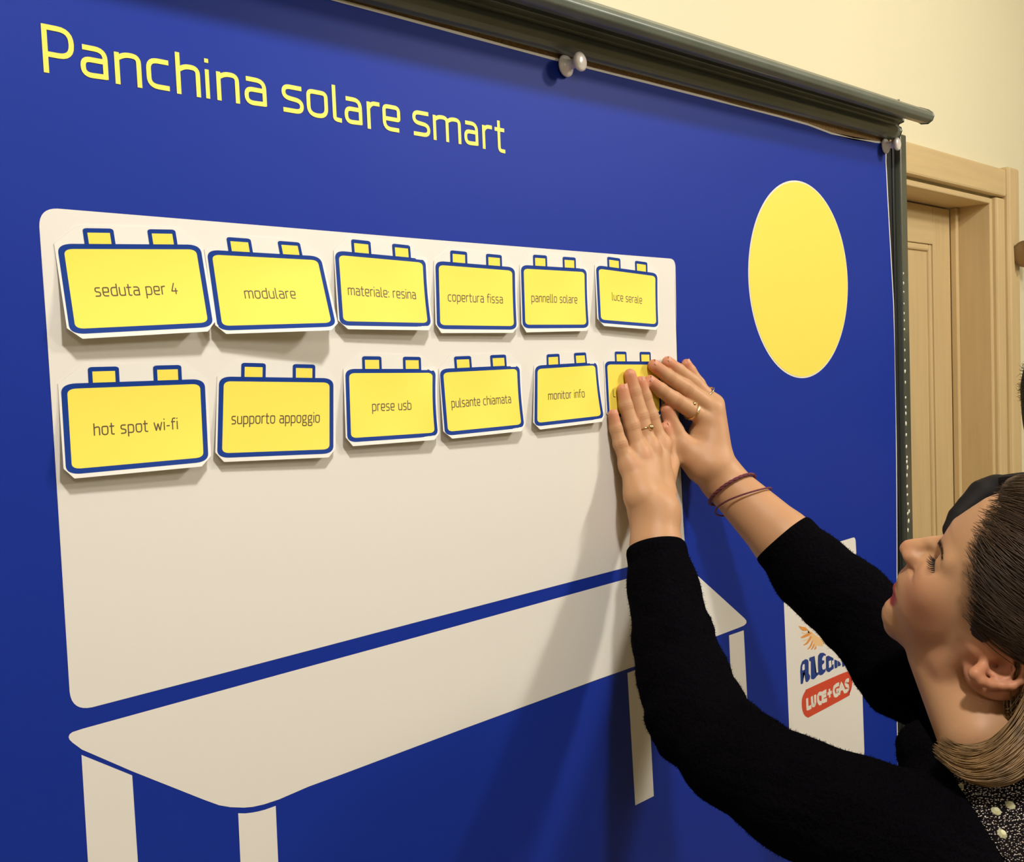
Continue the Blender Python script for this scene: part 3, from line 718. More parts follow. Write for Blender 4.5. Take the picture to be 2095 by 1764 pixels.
# --- neck, torso (mostly under clothes)
SL=np.array([.555,-.42,1.245]); SR=np.array([.87,-.42,1.265])
nb=np.array([.705,-.475,1.275]); nt=hp(0,-38,-30)
neck=Grp([cap(nb,nt,.056,.052),cap(hp(8,0,-62),W(2000,1510,.945),.030,.034),cap(SL+[.02,0,.0],nb+[0,0,-.02],.045,.05),cap(SR+[-.02,0,.0],nb+[0,0,-.02],.045,.05)],.03,.018)
def torso(o):
    return [ell((.712,-.455,1.13),(.155+o,.098+o,.20+o)),cap(SL,SR,.052+o,.052+o),ell((.712,-.46,.93),(.125+o,.09+o,.17+o)),ell((.65,-.375,1.12),(.06+o,.05+o,.06+o)),ell((.775,-.375,1.12),(.06+o,.05+o,.06+o))]
body_t=Grp(torso(-.006),.05,.02)
# --- arms
WL=onp(1339,1050,-.046); EL=W(1412,1470,1.085)
WRr=onp(1480,984,-.050); ER=W(1828,1335,1.175)
c1L=W(1342,1122,1.195);c2L=W(1376,1300,1.145)
armL=Grp([cap(WL,c1L,.0285,.0290),cap(c1L,c2L,.0290,.033),cap(c2L,EL,.034,.038),cap(EL,SL,.036,.048)],.006,.012)
c1R=W(1601,1104,1.262)
armR=Grp([cap(WRr,c1R,.0265,.0370),cap(c1R,ER,.0365,.038),cap(ER,SR,.038,.048)],.006,.012)
mm=lambda *a: tuple(x/1000 for x in a)
def hand_pts(pts): return [onp(x,y,-h/1000) for x,y,h in pts]
def finger(pts,r): 
    P=hand_pts(pts); return Grp([cap(P[i],P[i+1],r[i]/1000,r[i+1]/1000) for i in range(len(P)-1)],.003,.0035),P
fL={}
fL['pinky'],pP=finger([(1254.5,848.5,9.5),(1260,877,11),(1269,908,15),(1285,952,21)],[6.38,7.52,8.44,9.41])
fL['ring'],pR=finger([(1274,797.5,9.5),(1280,830,11.5),(1293,871,17),(1306,929,24)],[7.07,8.21,9.35,10.07])
fL['middle'],pM=finger([(1289,767,9),(1297,801,10.5),(1311,851,16),(1328,916,25)],[7.41,8.55,9.58,10.29])
fL['index'],pI=finger([(1310.5,781,9),(1319,810,10),(1331,851,14),(1351,910,21)],[6.84,8.21,9.35,10.07])
fL['thumb'],pT=finger([(1359,876,11),(1365.5,903,11),(1371,948,14),(1352,1010,30)],[6.93,8.61,9.97,12.10])
wl=WL
palmL=Grp([cap(pI[3],onp(1352,1012,-.038),.0112,.014),cap(pM[3],onp(1338,1020,-.044),.0112,.015),cap(pR[3],onp(1322,1020,-.044),.0108,.015),cap(pP[3],onp(1306,1012,-.038),.0102,.014),
           cap(pT[2],onp(1350,1010,-.034),.010,.015),cap(onp(1330,950,-.018),onp(1335,1010,-.026),.016,.018),cap(onp(1347,1015,-.038),WL,.017,.026),cap(onp(1311,1015,-.038),WL,.017,.026)],.014,.008)
fR={}
fR['index'],qI=finger([(1330,780,10),(1352,798,12),(1380,818,18),(1447,860,34)],[7.39,8.51,9.86,10.97])
fR['middle'],qM=finger([(1338,748,9.5),(1366,770,12),(1402,794,20),(1460,838,40)],[7.73,8.85,9.86,10.97])
fR['ring'],qR=finger([(1366,741,9.5),(1388,758,12),(1420,783,20),(1462,826,36)],[7.39,8.40,9.30,9.89])
fR['pinky'],qP=finger([(1404.5,745,8.5),(1412,759,10),(1429,785,15),(1456,828,26)],[6.61,7.39,8.18,9.03])
fR['thumb'],qT=finger([(1364,838,10),(1381,880,13),(1398,912,20),(1430,950,32)],[8.12,10.21,11.83,14.48])
palmR=Grp([cap(qI[3],onp(1450,950,-.046),.0112,.016),cap(qM[3],onp(1472,950,-.050),.0108,.016),cap(qR[3],onp(1470,945,-.044),.010,.015),cap(qP[3],onp(1466,940,-.034),.009,.014),
           cap(qT[2],onp(1435,955,-.034),.012,.0185),cap(onp(1432,885,-.024),onp(1448,945,-.03),.014,.018),cap(onp(1420,935,-.028),WRr,.017,.024),cap(onp(1465,950,-.046),WRr,.018,.024)],.014,.008)
tendons=Grp([cap((a[3]*.9+b_*.1)-[0,.004,0],a[3]*.35+b_*.65-[0,.006,0],.0042,.0028) for a,b_ in ((pI,WL),(pM,WL),(pR,WL))],.003,.008)
knu=Grp([cap(a[3]-[0,.003,0],a[3]-[0,.0035,0],.0085,.0085) for a in (pI,pM,pR,pP)]+[cap(qI[3]-[.001,.003,0],qI[3]-[.001,.0035,0],.0095,.0095)],.003,.010)
def fgroup(fs):
    """fingers keep apart from each other: combined with a very small blend"""
    fs=list(fs)
    class G2: pass
    g=G2(); g.lo=np.min([f.lo for f in fs],0); g.hi=np.max([f.hi for f in fs],0); g.kj=.007
    def call(P):
        v=fs[0](P)
        for f in fs[1:]: v=smin(v,f(P),.0012)
        return v
    class C(G2):
        __call__=lambda s,P: call(P)
    c=C(); c.lo=g.lo;c.hi=g.hi;c.kj=g.kj;return c
handL=fgroup(fL.values()); handR=fgroup(fR.values())
skin_groups=[body_t,neck,head,brow,nose,lipu,lipl]+lidm+[ear2,ear1,armL,armR,palmL,handL,palmR,handR,tendons,knu]
# left and right hand must not melt together: keep lists separate where they come close
def skin_field(P,lo=None,hi=None): return field(skin_groups,P,lo,hi)
HRES=.0014
Vb,Qb=nets(skin_groups,HRES)
body=fastmesh('body',Vb,Qb,M['skin'],woman)
# skin colouring (pigment of lips, knuckles, finger tips, cheek, brow; shade painted into recesses and creases)
def paint(o,V):
    base=np.array(lin((194,147,107)));c=np.tile(base,(len(V),1))
    def mixc(w,col):
        nonlocal c; w=np.clip(w,0,1)[:,None]; c=c*(1-w)+np.array(lin(col))*w
    L=((V-HO)@HA.T)*1000
    inh=(np.linalg.norm(V-HO,axis=1)<.16)
    g=lambda p,r: np.exp(-((L-np.array(p))**2/np.array(r)**2).sum(1))*inh
    for sg in (1,-1): mixc(.45*g((sg*42,34,-10),(24,30,24)),(206,116,92)); mixc(.30*g((sg*45,-5,-45),(24,30,24)),(196,110,86))
    mixc(.4*g((0,80,6),(14,14,12)),(206,126,98)); mixc(.35*g((12,67,-1),(8,12,7)),(150,76,54))  # last mix paints the nostril's shade on the near side
    lp=[np.minimum.reduce([cap(hp(*a),hp(*b),0,0)[0](V) for a,b in (((0,66,-34.5),(12,61.5,-34.5)),((12,61.5,-34.5),(23,53.5,-32)),((0,66,-34.5),(-12,61.5,-34.5)),((-12,61.5,-34.5),(-23,53.5,-32)),((0,63,-43.2),(11,59,-42)),((11,59,-42),(22,53,-33.5)),((0,63,-43.2),(-11,59,-42)),((-11,59,-42),(-22,53,-33.5)))])*1000][0]
    mixc((7.2-lp)/1.4*.92*inh,(178,70,74))
    mixc(np.clip((1.5-np.abs(L[:,2]+39.0-.28*np.abs(L[:,0])))/1.2,0,1)*(lp<5.5)*inh*.8,(96,34,34))  # dark seam painted as the shade between the lips
    # eyebrow pigment under the brow hairs
    for sg in (1,-1):
        bd_=cap(hp(sg*11,57,37.5),hp(sg*44,38,38),0,0)[0](V)*1000; mixc((6-bd_)/3*.55*inh,(110,72,48))
    # ear red
    ec=ep(860,400); de=np.linalg.norm(V-ec,axis=1); mixc(np.clip((.045-de)/.02,0,1)*.35,(206,110,86))
    ed=np.linalg.norm(V-ep(835,370,.004),axis=1); mixc(np.clip((.009-ed)/.005,0,1)*.5,(120,56,36))  # shade of the ear hole painted into the tint
    # hands
    for f_ in (pP,pR,pM,pI,pT,qI,qM,qR,qP,qT):
        d0=np.linalg.norm(V-f_[0],axis=1); mixc(np.clip((.017-d0)/.012,0,1)*.5,(208,120,96))
    for f_ in (pR,pM,pI,pP,qI,qM):
        for j,k_ in ((1,.6),(2,.8)):
            dv=V-(f_[j]-np.array([0,.006,0])); ax_=(f_[j]-f_[j-1]);ax_/=np.linalg.norm(ax_); al=dv@ax_; dd_=np.linalg.norm(dv,axis=1)
            w_=np.zeros(len(V)); 
            for s0 in (-.003,0,.003): w_=np.maximum(w_,np.exp(-((al-s0)/.0008)**2))
            mixc(w_*(dd_<.009)*.45*k_,(150,96,66))  # thin dark lines paint the shade of the joint creases
    for f_ in (pP,pR,pM,pI,qI): 
        d0=np.linalg.norm(V-(f_[3]-np.array([0,.010,0])),axis=1); mixc(np.clip((.014-d0)/.012,0,1)*.25,(206,136,104))
    at=o.data.attributes.new('tint','FLOAT_COLOR','POINT'); at.data.foreach_set('color',np.c_[c,np.ones(len(c))].astype(np.float32).ravel())
paint(body,np.array(Vb))

# nails
def nail(P,along,wid,ln,up,th=.0009):
    along=along/np.linalg.norm(along); up=up-along*(up@along);up/=np.linalg.norm(up);side=np.cross(along,up)
    V=[];Q=[];nx,ny=9,7
    for j in range(ny):
        for i in range(nx):
            a=-1+2*i/(nx-1);b=-1+2*j/(ny-1)
            bx=b if abs(b)<1 else b; rr=math.sqrt(max(0,1-.25*max(0,abs(b)-.5)**2*4))
            V.append(P+side*wid*a*rr*(1-.12*b*b)+along*ln*b+up*(-.42*wid*a*a+th))
    for j in range(ny-1):
        for i in range(nx-1): Q.append((j*nx+i,j*nx+i+1,(j+1)*nx+i+1,(j+1)*nx+i))
    return fastmesh('nail',V,Q,M['nail'],woman)
for F_,dirup,r in ((pR,(.25,-1,.1),.0066),(pI,(.3,-1,0),.0062),(pP,(.15,-1,0),.0056),(pT,(.75,-.6,.2),.0066),(qI,(-.35,-1,.45),.0068),(qM,(-.1,-1,.6),.0070),(qR,(0,-1,.5),.0067),(qP,(.2,-1,.3),.006)):
    al=F_[0]-F_[1]; al/=np.linalg.norm(al); up=np.array(dirup,float);up-=al*(up@al);up/=np.linalg.norm(up)
    nail(F_[0]+al*r*.15+up*r*.93,al,r*.66,r*.85,up)

# eye, lashes, brows
for sg in (1,-1):
    e_=hp(sg*31,37.6,26.5)
    ey_=fastmesh('eye',*(lambda q:(q[0],q[1]))(nets([Grp([ell(e_,(.0118,.0118,.0118))],.001,0)],.0012)),M['eye'],woman)
    ic=e_+(hp(sg*31,49.3,32)-e_)/np.linalg.norm(hp(sg*31,49.3,32)-e_)*.0112
    V_,Q_=nets([Grp([ell(ic,(.0056,.0056,.0016),np.array([HL,np.cross(HL,(ic-e_)/np.linalg.norm(ic-e_)),(ic-e_)/np.linalg.norm(ic-e_)]))],.001,0)],.0007)
    fastmesh('iris',V_,Q_,M['iris'],ey_)
paths=[];rad=[]
def surfpush(p,n,fn,maxd=.03):
    for s_ in np.linspace(maxd,-maxd,60):
        q=p+n*s_
        if fn(q[None])[0]<0: return q
    return p
for k in range(30):                                   # near eye lashes
    t=k/29; b0=hp(31+12.5*(t*2-1)*.95,50.0-6*(t*2-1)**2-1.5*t,25.5-2.0*(2*t-1)**2)
    dr_=HF*(.85)+HL*(.55*(t*2-1)+.25)+HH*(-.1+.25*random.uniform(-1,1)); dr_/=np.linalg.norm(dr_)
    L_=.0075+.003*t; paths.append([b0,b0+dr_*L_*.5-HH*.0006,b0+dr_*L_+HH*.0018]); rad.append([.00038,.00028,.00006])
for k in range(34):
    t=k/33; b0=hp(31+13*(t*2-1),49.5-6*(t*2-1)**2-1.5*t,24.6-1.5*(2*t-1)**2); b1=hp(31+13*(t*2-1)+.4,49.9-6*(t*2-1)**2-1.5*t,26.4-1.5*(2*t-1)**2); paths.append([b0,b0*.5+b1*.5,b1]);rad.append([.0006]*3)
V_,Q_=tubes(paths,rad,4); tag(fastmesh('eyelashes',V_,Q_,M['lash'],woman),kind='stuff')
paths=[];rad=[]
hd_field=lambda P: field([head,brow,nose]+lidm,P)
for k in range(170):
    t=random.random(); sg=1 if k<110 else -1
    l=12+36*t; p=hp(sg*l,60,36+3*math.sin(t*2.6)+random.uniform(-2.6,2.6)*(1-.6*t)); q=surfpush(p,HF*.9+HL*sg*.5*t,hd_field,.035)
    d=(HL*sg*.85+HH*(.45-.6*t)-HF*.45*t);d/=np.linalg.norm(d); n_=(HF*(1-t*.4)+HL*sg*t*.6); L_=random.uniform(.005,.008)
    paths.append([q+n_*.0002,q+d*L_*.5+n_*.0009,q+d*L_+n_*.0004]);rad.append([.00032,.00028,.00008])
V_,Q_=tubes(paths,rad,3); tag(fastmesh('eyebrows',V_,Q_,M['hair'],woman),kind='stuff')

# --- jewellery
def ring(name,c,axis,R,r,mt,n=40,ov=1.0,twist=0):
    axis=np.array(axis,float);axis/=np.linalg.norm(axis);u=np.cross(axis,[0,1.,0]);u/=np.linalg.norm(u);v=np.cross(axis,u)
    P=[c+R*(math.cos(a)*u*ov+math.sin(a)*v)+axis*twist*math.sin(a*1.0) for a in np.linspace(0,2*np.pi,n,endpoint=False)]
    P.append(P[0]);V,Q=tubes([P],[r],8);return fastmesh(name,V,Q,mt,woman)
axm=pM[3]-pM[2]; cM=pM[2]*.60+pM[3]*.40
rg=ring('finger_ring',cM,axm,.0104,.0009,M['gold'])
V_=[];Q_=[]
u_=axm/np.linalg.norm(axm)
bdp=W(1331.5,874.5,0)  # sight-line helper for the bead
vdir=(bdp-CAM); 
pos,_d=march(lambda P: field([fL['middle'],fL['index']],P),1331,874.5,1.0,1.4)
bead_c=(pos if pos is not None else cM)-ray*0
V1,Q1=nets([Grp([ell(bead_c,(.0042,.0042,.0042))],.001,0)],.0007); fastmesh('ring_bead',V1,Q1,M['gold'],rg)
axI=qI[3]-qI[2]; cI=qI[2]*.47+qI[3]*.53
r2=ring('finger_ring',cI,axI,.0116,.0011,M['gold'],twist=.0016); ring('finger_ring_band',cI+axI/np.linalg.norm(axI)*.0022,axI,.0117,.0009,M['gold'],twist=-.0022).parent=r2
pos,_d=march(lambda P: field([fR['index'],fR['middle']],P),1420.5,826.5,1.0,1.5)
if pos is not None:
    V1,Q1=nets([Grp([ell(pos,(.0027,.0027,.0027))],.001,0)],.0005); fastmesh('ring_stone',V1,Q1,M['gold'],r2)
axP=qR[3]-qR[2]; cP=qR[2]*.45+qR[3]*.55
ring('finger_ring',cP+np.array([.002,0,.001]),axP,.0108,.0012,M['gold'],twist=.002)
# cord bracelet: two loops round the right wrist
axw=(ER-WRr)/np.linalg.norm(ER-WRr)
def loop_px(c,R,axis,r,tiltv,name,wob=0):
    axis=axis/np.linalg.norm(axis); u=np.cross(axis,ray);u/=np.linalg.norm(u);v=np.cross(axis,u)
    P=[]
    for a in np.linspace(0,2*np.pi,72):
        P.append(c+R*(math.cos(a)*u+math.sin(a)*v)+axis*tiltv*math.cos(a)+axis*wob*math.sin(2*a))
    paths=[P] if r>.0014 else [P]
    if r>.0014:
        paths=[]
        for k in range(3):
            paths.append([p+ (math.cos(i*.9+k*2.09)*.0011*axis)+(math.sin(i*.9+k*2.09)*.0009)*(p-c)/np.linalg.norm(p-c) for i,p in enumerate(P)])
        V,Q=tubes(paths,[.0012]*3,6)
    else: V,Q=tubes(paths,[r],6)
    return fastmesh(name,V,Q,M['cord'],woman)
Bc=WRr+axw*.020
loop_px(Bc-axw*.004,.0318,axw,.0022,.006,'bracelet')
loop_px(Bc+axw*.017,.0350,axw,.0011,.012,'bracelet',.002)

# --- sweater
def scap(pts):  # px,py,depth,radius(mm)
    P=[W(x,y,d) if not isinstance(x,np.ndarray) else x for x,y,d,_ in pts];return [cap(P[i],P[i+1],pts[i][3]/1000,pts[i+1][3]/1000) for i in range(len(P)-1)],P
slL,PL=scap([(1342,1122,1.195,32.5),(1357,1205,1.175,36),(1376,1300,1.145,40.5),(1398,1390,1.115,45),(1425,1465,1.085,47.5),(1500,1545,1.03,47),(1625,1625,.97,50),(1770,1690,.925,54),(1915,1770,.90,60)])
slR,PR=scap([(1603,1104,1.262,38.6),(1665,1175,1.245,44),(1740,1238,1.215,47),(1807,1309,1.185,47),(1853,1370,1.155,50),(1990,1450,1.12,52),(2150,1535,1.10,58)])
ya=onx(1930,1540,0) if False else W(1915,1530,.93); yb=W(2062,1775,.86)
npl=np.cross(ya-CAM,yb-CAM); npl/=np.linalg.norm(npl)
if npl@(W(2090,1600,.9)-CAM)<0: npl=-npl
def band(a,b,r0): return cap(a,b,r0,r0)
shirt_t=Grp(torso(.010)+[cap(SL,nb,.062,.066),cap(SR,nb,.062,.066),cap(PL[-1],SL,.058,.06),cap(W(1896,1532,.99),W(1985,1590,.96),.026,.04)],.05,.02)
gL=Grp(slL,.02,.016); gR=Grp(slR,.02,.016)
def cuffcut(P,v):
    # open the sleeves at the cuffs and the neckline
    for a,b in ((PL[0],PL[1]),(PR[0],PR[1])):
        n=(a-b)/np.linalg.norm(a-b); near=np.linalg.norm(P-a,axis=1)<.09
        v=np.where(near,np.maximum(v,(P-a)@n),v)
    nk=cap(nb+[0,0,-.01],nb+[-.01,.03,.2],.078,.10)[0](P)
    ins=np.minimum(gi_L(P),gi_R(P))
    v=np.maximum(v,-ins)
    v=np.maximum(v,np.minimum((P-CAM)@npl,.165-np.linalg.norm(P-(nb+np.array([-.02,0,0])),axis=1)))
    return np.maximum(v,-nk)
def tubein(Ps,pts,k=.006):
    c=[cap(Ps[0]+(Ps[0]-Ps[1])*.1,Ps[1],pts[0]-k,pts[1]-k),cap(Ps[1],Ps[1]+(Ps[2]-Ps[1])*.4,pts[1]-k,pts[1]-k-.006)]
    return lambda P: np.minimum(c[0][0](P),c[1][0](P))
gi_L=tubein(PL,(.0325,.036)); gi_R=tubein(PR,(.0375,.044))
def folds(P):
    v=.0012*np.sin(P@np.array([60,20,95.]))*np.sin(P@np.array([-30,50,40.])+1)
    # soft bunching rings at the elbows
    for E_,a_ in ((PL[4],(PL[5]-PL[3])),(PR[3],(PR[4]-PR[2]))):
        d=P-E_;L_=np.linalg.norm(a_);s_=d@a_/L_;w=np.exp(-(np.linalg.norm(d,axis=1)/.085)**2)
        v=v+w*.0008*np.sin(s_*170+2*np.sin(P[:,2]*40))
    v=v+.0007*np.sin(P[:,0]*310+np.sin(P[:,2]*120)*2)*np.sin(P[:,2]*280)
    return v
def sweat_post(P,v):
    dc=np.minimum(np.linalg.norm(P-PL[0],axis=1),np.linalg.norm(P-PR[0],axis=1)); return cuffcut(P,v+folds(P)*np.clip((dc-.045)/.04,0,1))
Vs,Qs=nets([shirt_t,gL,gR],.0030,sweat_post)
sweater=fastmesh('sweater',Vs,Qs,M['knit'],woman)
# wool fuzz standing off the sleeves
idx=rng.choice(len(Vs),90000); no=np.zeros(len(Vs)*3,np.float32); sweater.data.vertices.foreach_get('normal',no); no=no.reshape(-1,3)
p0=Vs[idx];n0=no[idx]; keep=(p0[:,2]>1.1); p0=p0[keep];n0=n0[keep]; k=len(p0)
r1=rng.normal(0,.6,(k,3)); d1=n0+r1; d1/=np.linalg.norm(d1,axis=1,keepdims=True); L1=rng.uniform(.0009,.0027,(k,1)); side=np.cross(d1,rng.normal(0,1,(k,3)));side/=np.linalg.norm(side,axis=1,keepdims=True)
mid=p0+d1*L1*.6; tip=p0+d1*L1+rng.normal(0,.0007,(k,3)); w_=.00016
V_=np.stack([p0-side*w_,p0+side*w_,mid+side*w_,mid-side*w_,tip],1).reshape(-1,3); b_=np.arange(k)[:,None]*5
T_=np.concatenate([b_+[0,1,2],b_+[0,2,3],b_+[3,2,4]])
tag(fastmesh('wool_fuzz',V_,T_,M['fuzz'],sweater,False),kind='stuff')
# ribbed cuffs
def cuff(a,b,r,r2,name='cuff'):
    ax=(b-a)/np.linalg.norm(b-a);u=np.cross(ax,[0,0,1.]);u/=np.linalg.norm(u);v=np.cross(ax,u);n=120;V=[];Q=[]
    prof=[(r-.004,.004),(r-.003,-.0015),(r-.0005,-.003),(r+.0012,-.001),(r+.0018,.003),(r*.35+r2*.65+.0008,.04),(r2*.8+r*.2-.002,.055)]
    for q,t in prof:
        for i in range(n):
            aa=2*np.pi*i/n;q2=q+.0005*math.cos(40*aa)*(t>-.001); V.append(a+ax*t+q2*(math.cos(aa)*u+math.sin(aa)*v))
    for j in range(len(prof)-1):
        for i in range(n): Q.append((j*n+i,j*n+(i+1)%n,(j+1)*n+(i+1)%n,(j+1)*n+i))
    return fastmesh(name,V,Q,M['knit'],sweater)
cuff(PL[0],PL[1],.0325,.0345); cuff(PR[0],PR[1],.0388,.0415)

# --- beaded yoke
yk=Grp(torso(.0135)+[cap(SL,nb,.0665,.071),cap(SR,nb,.0665,.071)],.05,.02)
def yoke_post(P,v):
    nk=cap(nb+[0,0,-.02],nb+[-.01,.03,.2],.055,.06)[0](P)
    v=np.maximum(v,-nk); 
    return np.maximum(v,np.maximum(-(P-CAM)@npl*1.0,np.linalg.norm(P-(nb+np.array([-.02,0,0])),axis=1)-.19))
Vy,Qy=nets([yk],.003,yoke_post)
yoke=fastmesh('beaded_yoke',Vy,Qy,M['yoke'],woman)
no=np.zeros(len(Vy)*3,np.float32); yoke.data.vertices.foreach_get('normal',no); no=no.reshape(-1,3)
gx=np.cross(ray,[0,0,1.]); used_={};pts=[]
fi=rng.integers(0,len(Qy),400000); uu=rng.random((400000,2)); c4=Vy[Qy[fi]]
sp=(c4[:,0]*((1-uu[:,:1])*(1-uu[:,1:]))+c4[:,1]*(uu[:,:1]*(1-uu[:,1:]))+c4[:,2]*(uu[:,:1]*uu[:,1:])+c4[:,3]*((1-uu[:,:1])*uu[:,1:])); sn=no[Qy[fi][:,0]].astype(float)
okk=((sp-CAM)@npl>.0003)&(sn@ray<.2); sp=sp[okk];sn=sn[okk]
_,ui=np.unique(np.floor(sp/.0026).astype(int),axis=0,return_index=True); ui=rng.permutation(ui)[:45000]
P_=sp[ui];N_=sn[ui]; t1=np.cross(N_,[.3,.4,.86]);t1/=np.linalg.norm(t1,axis=1,keepdims=True);t2=np.cross(N_,t1)
sz=rng.uniform(.6,1.15,(len(P_),1)); a_=.00145*sz;b2_=.0008*sz;c_=.0008*sz
O6=np.stack([P_+t1*a_,P_-t1*a_,P_+t2*b2_,P_-t2*b2_,P_+N_*c_*1.3,P_-N_*c_*.3],1).reshape(-1,3); bb=np.arange(len(P_))[:,None]*6
T_=np.concatenate([bb+[0,2,4],bb+[2,1,4],bb+[1,3,4],bb+[3,0,4],bb+[2,0,5],bb+[1,2,5],bb+[3,1,5],bb+[0,3,5]])
tag(fastmesh('silver_beads',O6,T_,M['bead'],yoke,False),kind='stuff')
yf=lambda P: yoke_post(P,field([yk],P))
for gxp,gyp in ((1965.5,1613),(1991,1600.5),(2040.5,1605),(2066.5,1648.5),(2037.5,1661),(2049.5,1707)):
    pos,dd=march(yf,gxp,gyp,.7,1.1,500)
    if pos is None: continue
    e_=1e-3; g_=np.array([yf((pos+np.eye(3)[i]*e_)[None])[0]-yf((pos-np.eye(3)[i]*e_)[None])[0] for i in range(3)]);g_/=np.linalg.norm(g_)+1e-9
    lathe('rhinestone',[(.0,.0),(.0043,.0),(.0041,.0014),(.0022,.0033),(.0,.0034)],g_,pos-g_*.0003,M['gem'],yoke,9,False)

# --- hair
hairg=Grp([he((0,-30,54),(82,97,98)),he((0,-70,20),(74,62,80)),he((26,-98,-20),(42,36,60)),he((-26,-98,-20),(42,36,60))],.03,.02)
face_cut=he((10,62,-2),(86,62,94))[0]
earcut=cap(ep(770,390,-.01),ep(980,385,-.02),.020,.037)[0]
def hair_post(P,v):
    q=(P-HO)@HA.T*1000; l,g,h=q[:,0],q[:,1],q[:,2]
    al=np.abs(l)
    # hairline: front limit as a function of height; skin in front of it stays bare
    gl_=np.interp(h,[-90,-40,-20,-8,.7,6.7,28,40,50,62,72,84,96,106,150],[-50,-44,-34,-22,-13,-8,-1,3,11,20,27,33,37,40,52])+0*al
    gl_=gl_-.5*np.maximum(0,al-12)*np.clip((h-78)/16,0,1)+2.0*np.sin(h*.9+l)*.6
    grain=.0006*np.sin(.5*(h*.9-g*.35))
    v=np.maximum(v+grain,(g-gl_)/1000)
    return np.maximum(v,-earcut(P))
Vh,Qh=nets([hairg],.0022,hair_post)
hair=fastmesh('hair',Vh,Qh,M['hair'],woman)
hfield=lambda P: hair_post(P,field([hairg],P))
# strands lying over the cap, swept back from the hairline
paths=[];rad=[]
def sstrand(l0,g0,h0,l1,g1,h1,bend,off,n=16,r=.00035):
    P=[]
    for t in np.linspace(0,1,n):
        q=np.array([l0+(l1-l0)*t,g0+(g1-g0)*t+bend*math.sin(math.pi*t),h0+(h1-h0)*t])
        c=np.array([0,-30,54.]); d=(q-c); d/=np.linalg.norm(d)
        e=(82,97,98); s_=1/math.sqrt((d[0]/e[0])**2+(d[1]/e[1])**2+(d[2]/e[2])**2)
        P.append(hp(*(c+d*(s_+off))))
    return P
for k in range(1500):
    t=random.random(); h0=-12+150*t; g0=np.interp(h0,[-15,.7,6.7,28,40,62,72,84,96,110,138],[-28,-13,-8,-1,3,20,27,33,38,42,42])+random.uniform(-18,6)
    l0=np.interp(h0,[-15,60,100,140],[74,66,45,5])+random.uniform(-10,10)
    dl=random.uniform(-8,8)
    if h0<20 and g0-20<-12: continue
    paths.append(sstrand(l0,g0,h0,l0+dl-5,g0-random.uniform(50,110),h0-random.uniform(-6,22)+(14 if h0<45 else 0),random.uniform(-4,8),random.uniform(.2,3.4)));rad.append(np.r_[np.linspace(.0001,.00042,5),np.full(8,.00042),np.linspace(.0004,.0001,3)])
V_,Q_=tubes(paths,rad,3); tag(fastmesh('hair_strands',V_,Q_,M['hair'],hair),kind='stuff')
# wisps over the temple
paths=[];rad=[]
for k in range(130):
    h0=random.uniform(18,100); g0=np.interp(h0,[18,45,62,80,100],[4,10,22,33,41])+random.uniform(-4,5); l0=np.interp(h0,[18,60,100],[70,62,42])
    paths.append(sstrand(l0,g0,h0,l0+3,g0-random.uniform(25,45),h0-random.uniform(0,16),random.uniform(2,7),random.uniform(-9,-5),12));rad.append(np.linspace(.0001,.00022,12))
V_,Q_=tubes(paths,rad,3); tag(fastmesh('temple_wisps',V_,Q_,M['hair'],hair),kind='stuff')
# far-side fringe: a thick lock past the forehead, its shade put into the near-black colour
FP=[(1937,1108,1.012,3),(1946,1083,1.016,6.5),(1962,1058,1.020,9.5),(1985,1036,1.024,11.5),(2012,1013,1.028,15),(2040,1000,1.03,13.5)]
FPp=[W(a_,b_,c_) for a_,b_,c_,_ in FP]+[hp(-30,-5,132),hp(-20,-60,134)]; FP=FP+[(0,0,0,17),(0,0,0,14)]
fr=Grp([cap(FPp[i],FPp[i+1],FP[i][3]/1150,FP[i+1][3]/1150) for i in range(len(FP)-1)]+[hc((-54,50,40),(-68,0,30),5,14)],.010,0)
Vf,Qf=nets([fr],.0024); fringe=fastmesh('fringe',Vf,Qf,M['hairdark'],hair)
paths=[];rad=[]
fc=catmull(np.array(FPp),5); frr=np.interp(np.linspace(0,1,len(fc)),np.linspace(0,1,len(FP)),[p[3]/1150 for p in FP])
for k in range(420):
    a0=random.uniform(0,2*math.pi); i0=random.choice((0,0,0,3,6,10)); P=[]
    T_=np.gradient(fc,axis=0)
    for i in range(i0,len(fc)):
        t_=T_[i]/np.linalg.norm(T_[i]);u_=np.cross(t_,[0,0,1.]);u_/=np.linalg.norm(u_);v_=np.cross(t_,u_); a=a0+.25*math.sin(i*.3+k)
        P.append(fc[i]+(frr[i]+.0004)*(math.cos(a)*u_+math.sin(a)*v_))
    paths.append(P);rad.append(np.r_[np.linspace(.0001,.0005,6),np.full(len(P)-6,.0005)])
V_,Q_=tubes(paths,rad,3); tag(fastmesh('fringe_strands',V_,Q_,M['hairdark'],hair),kind='stuff')
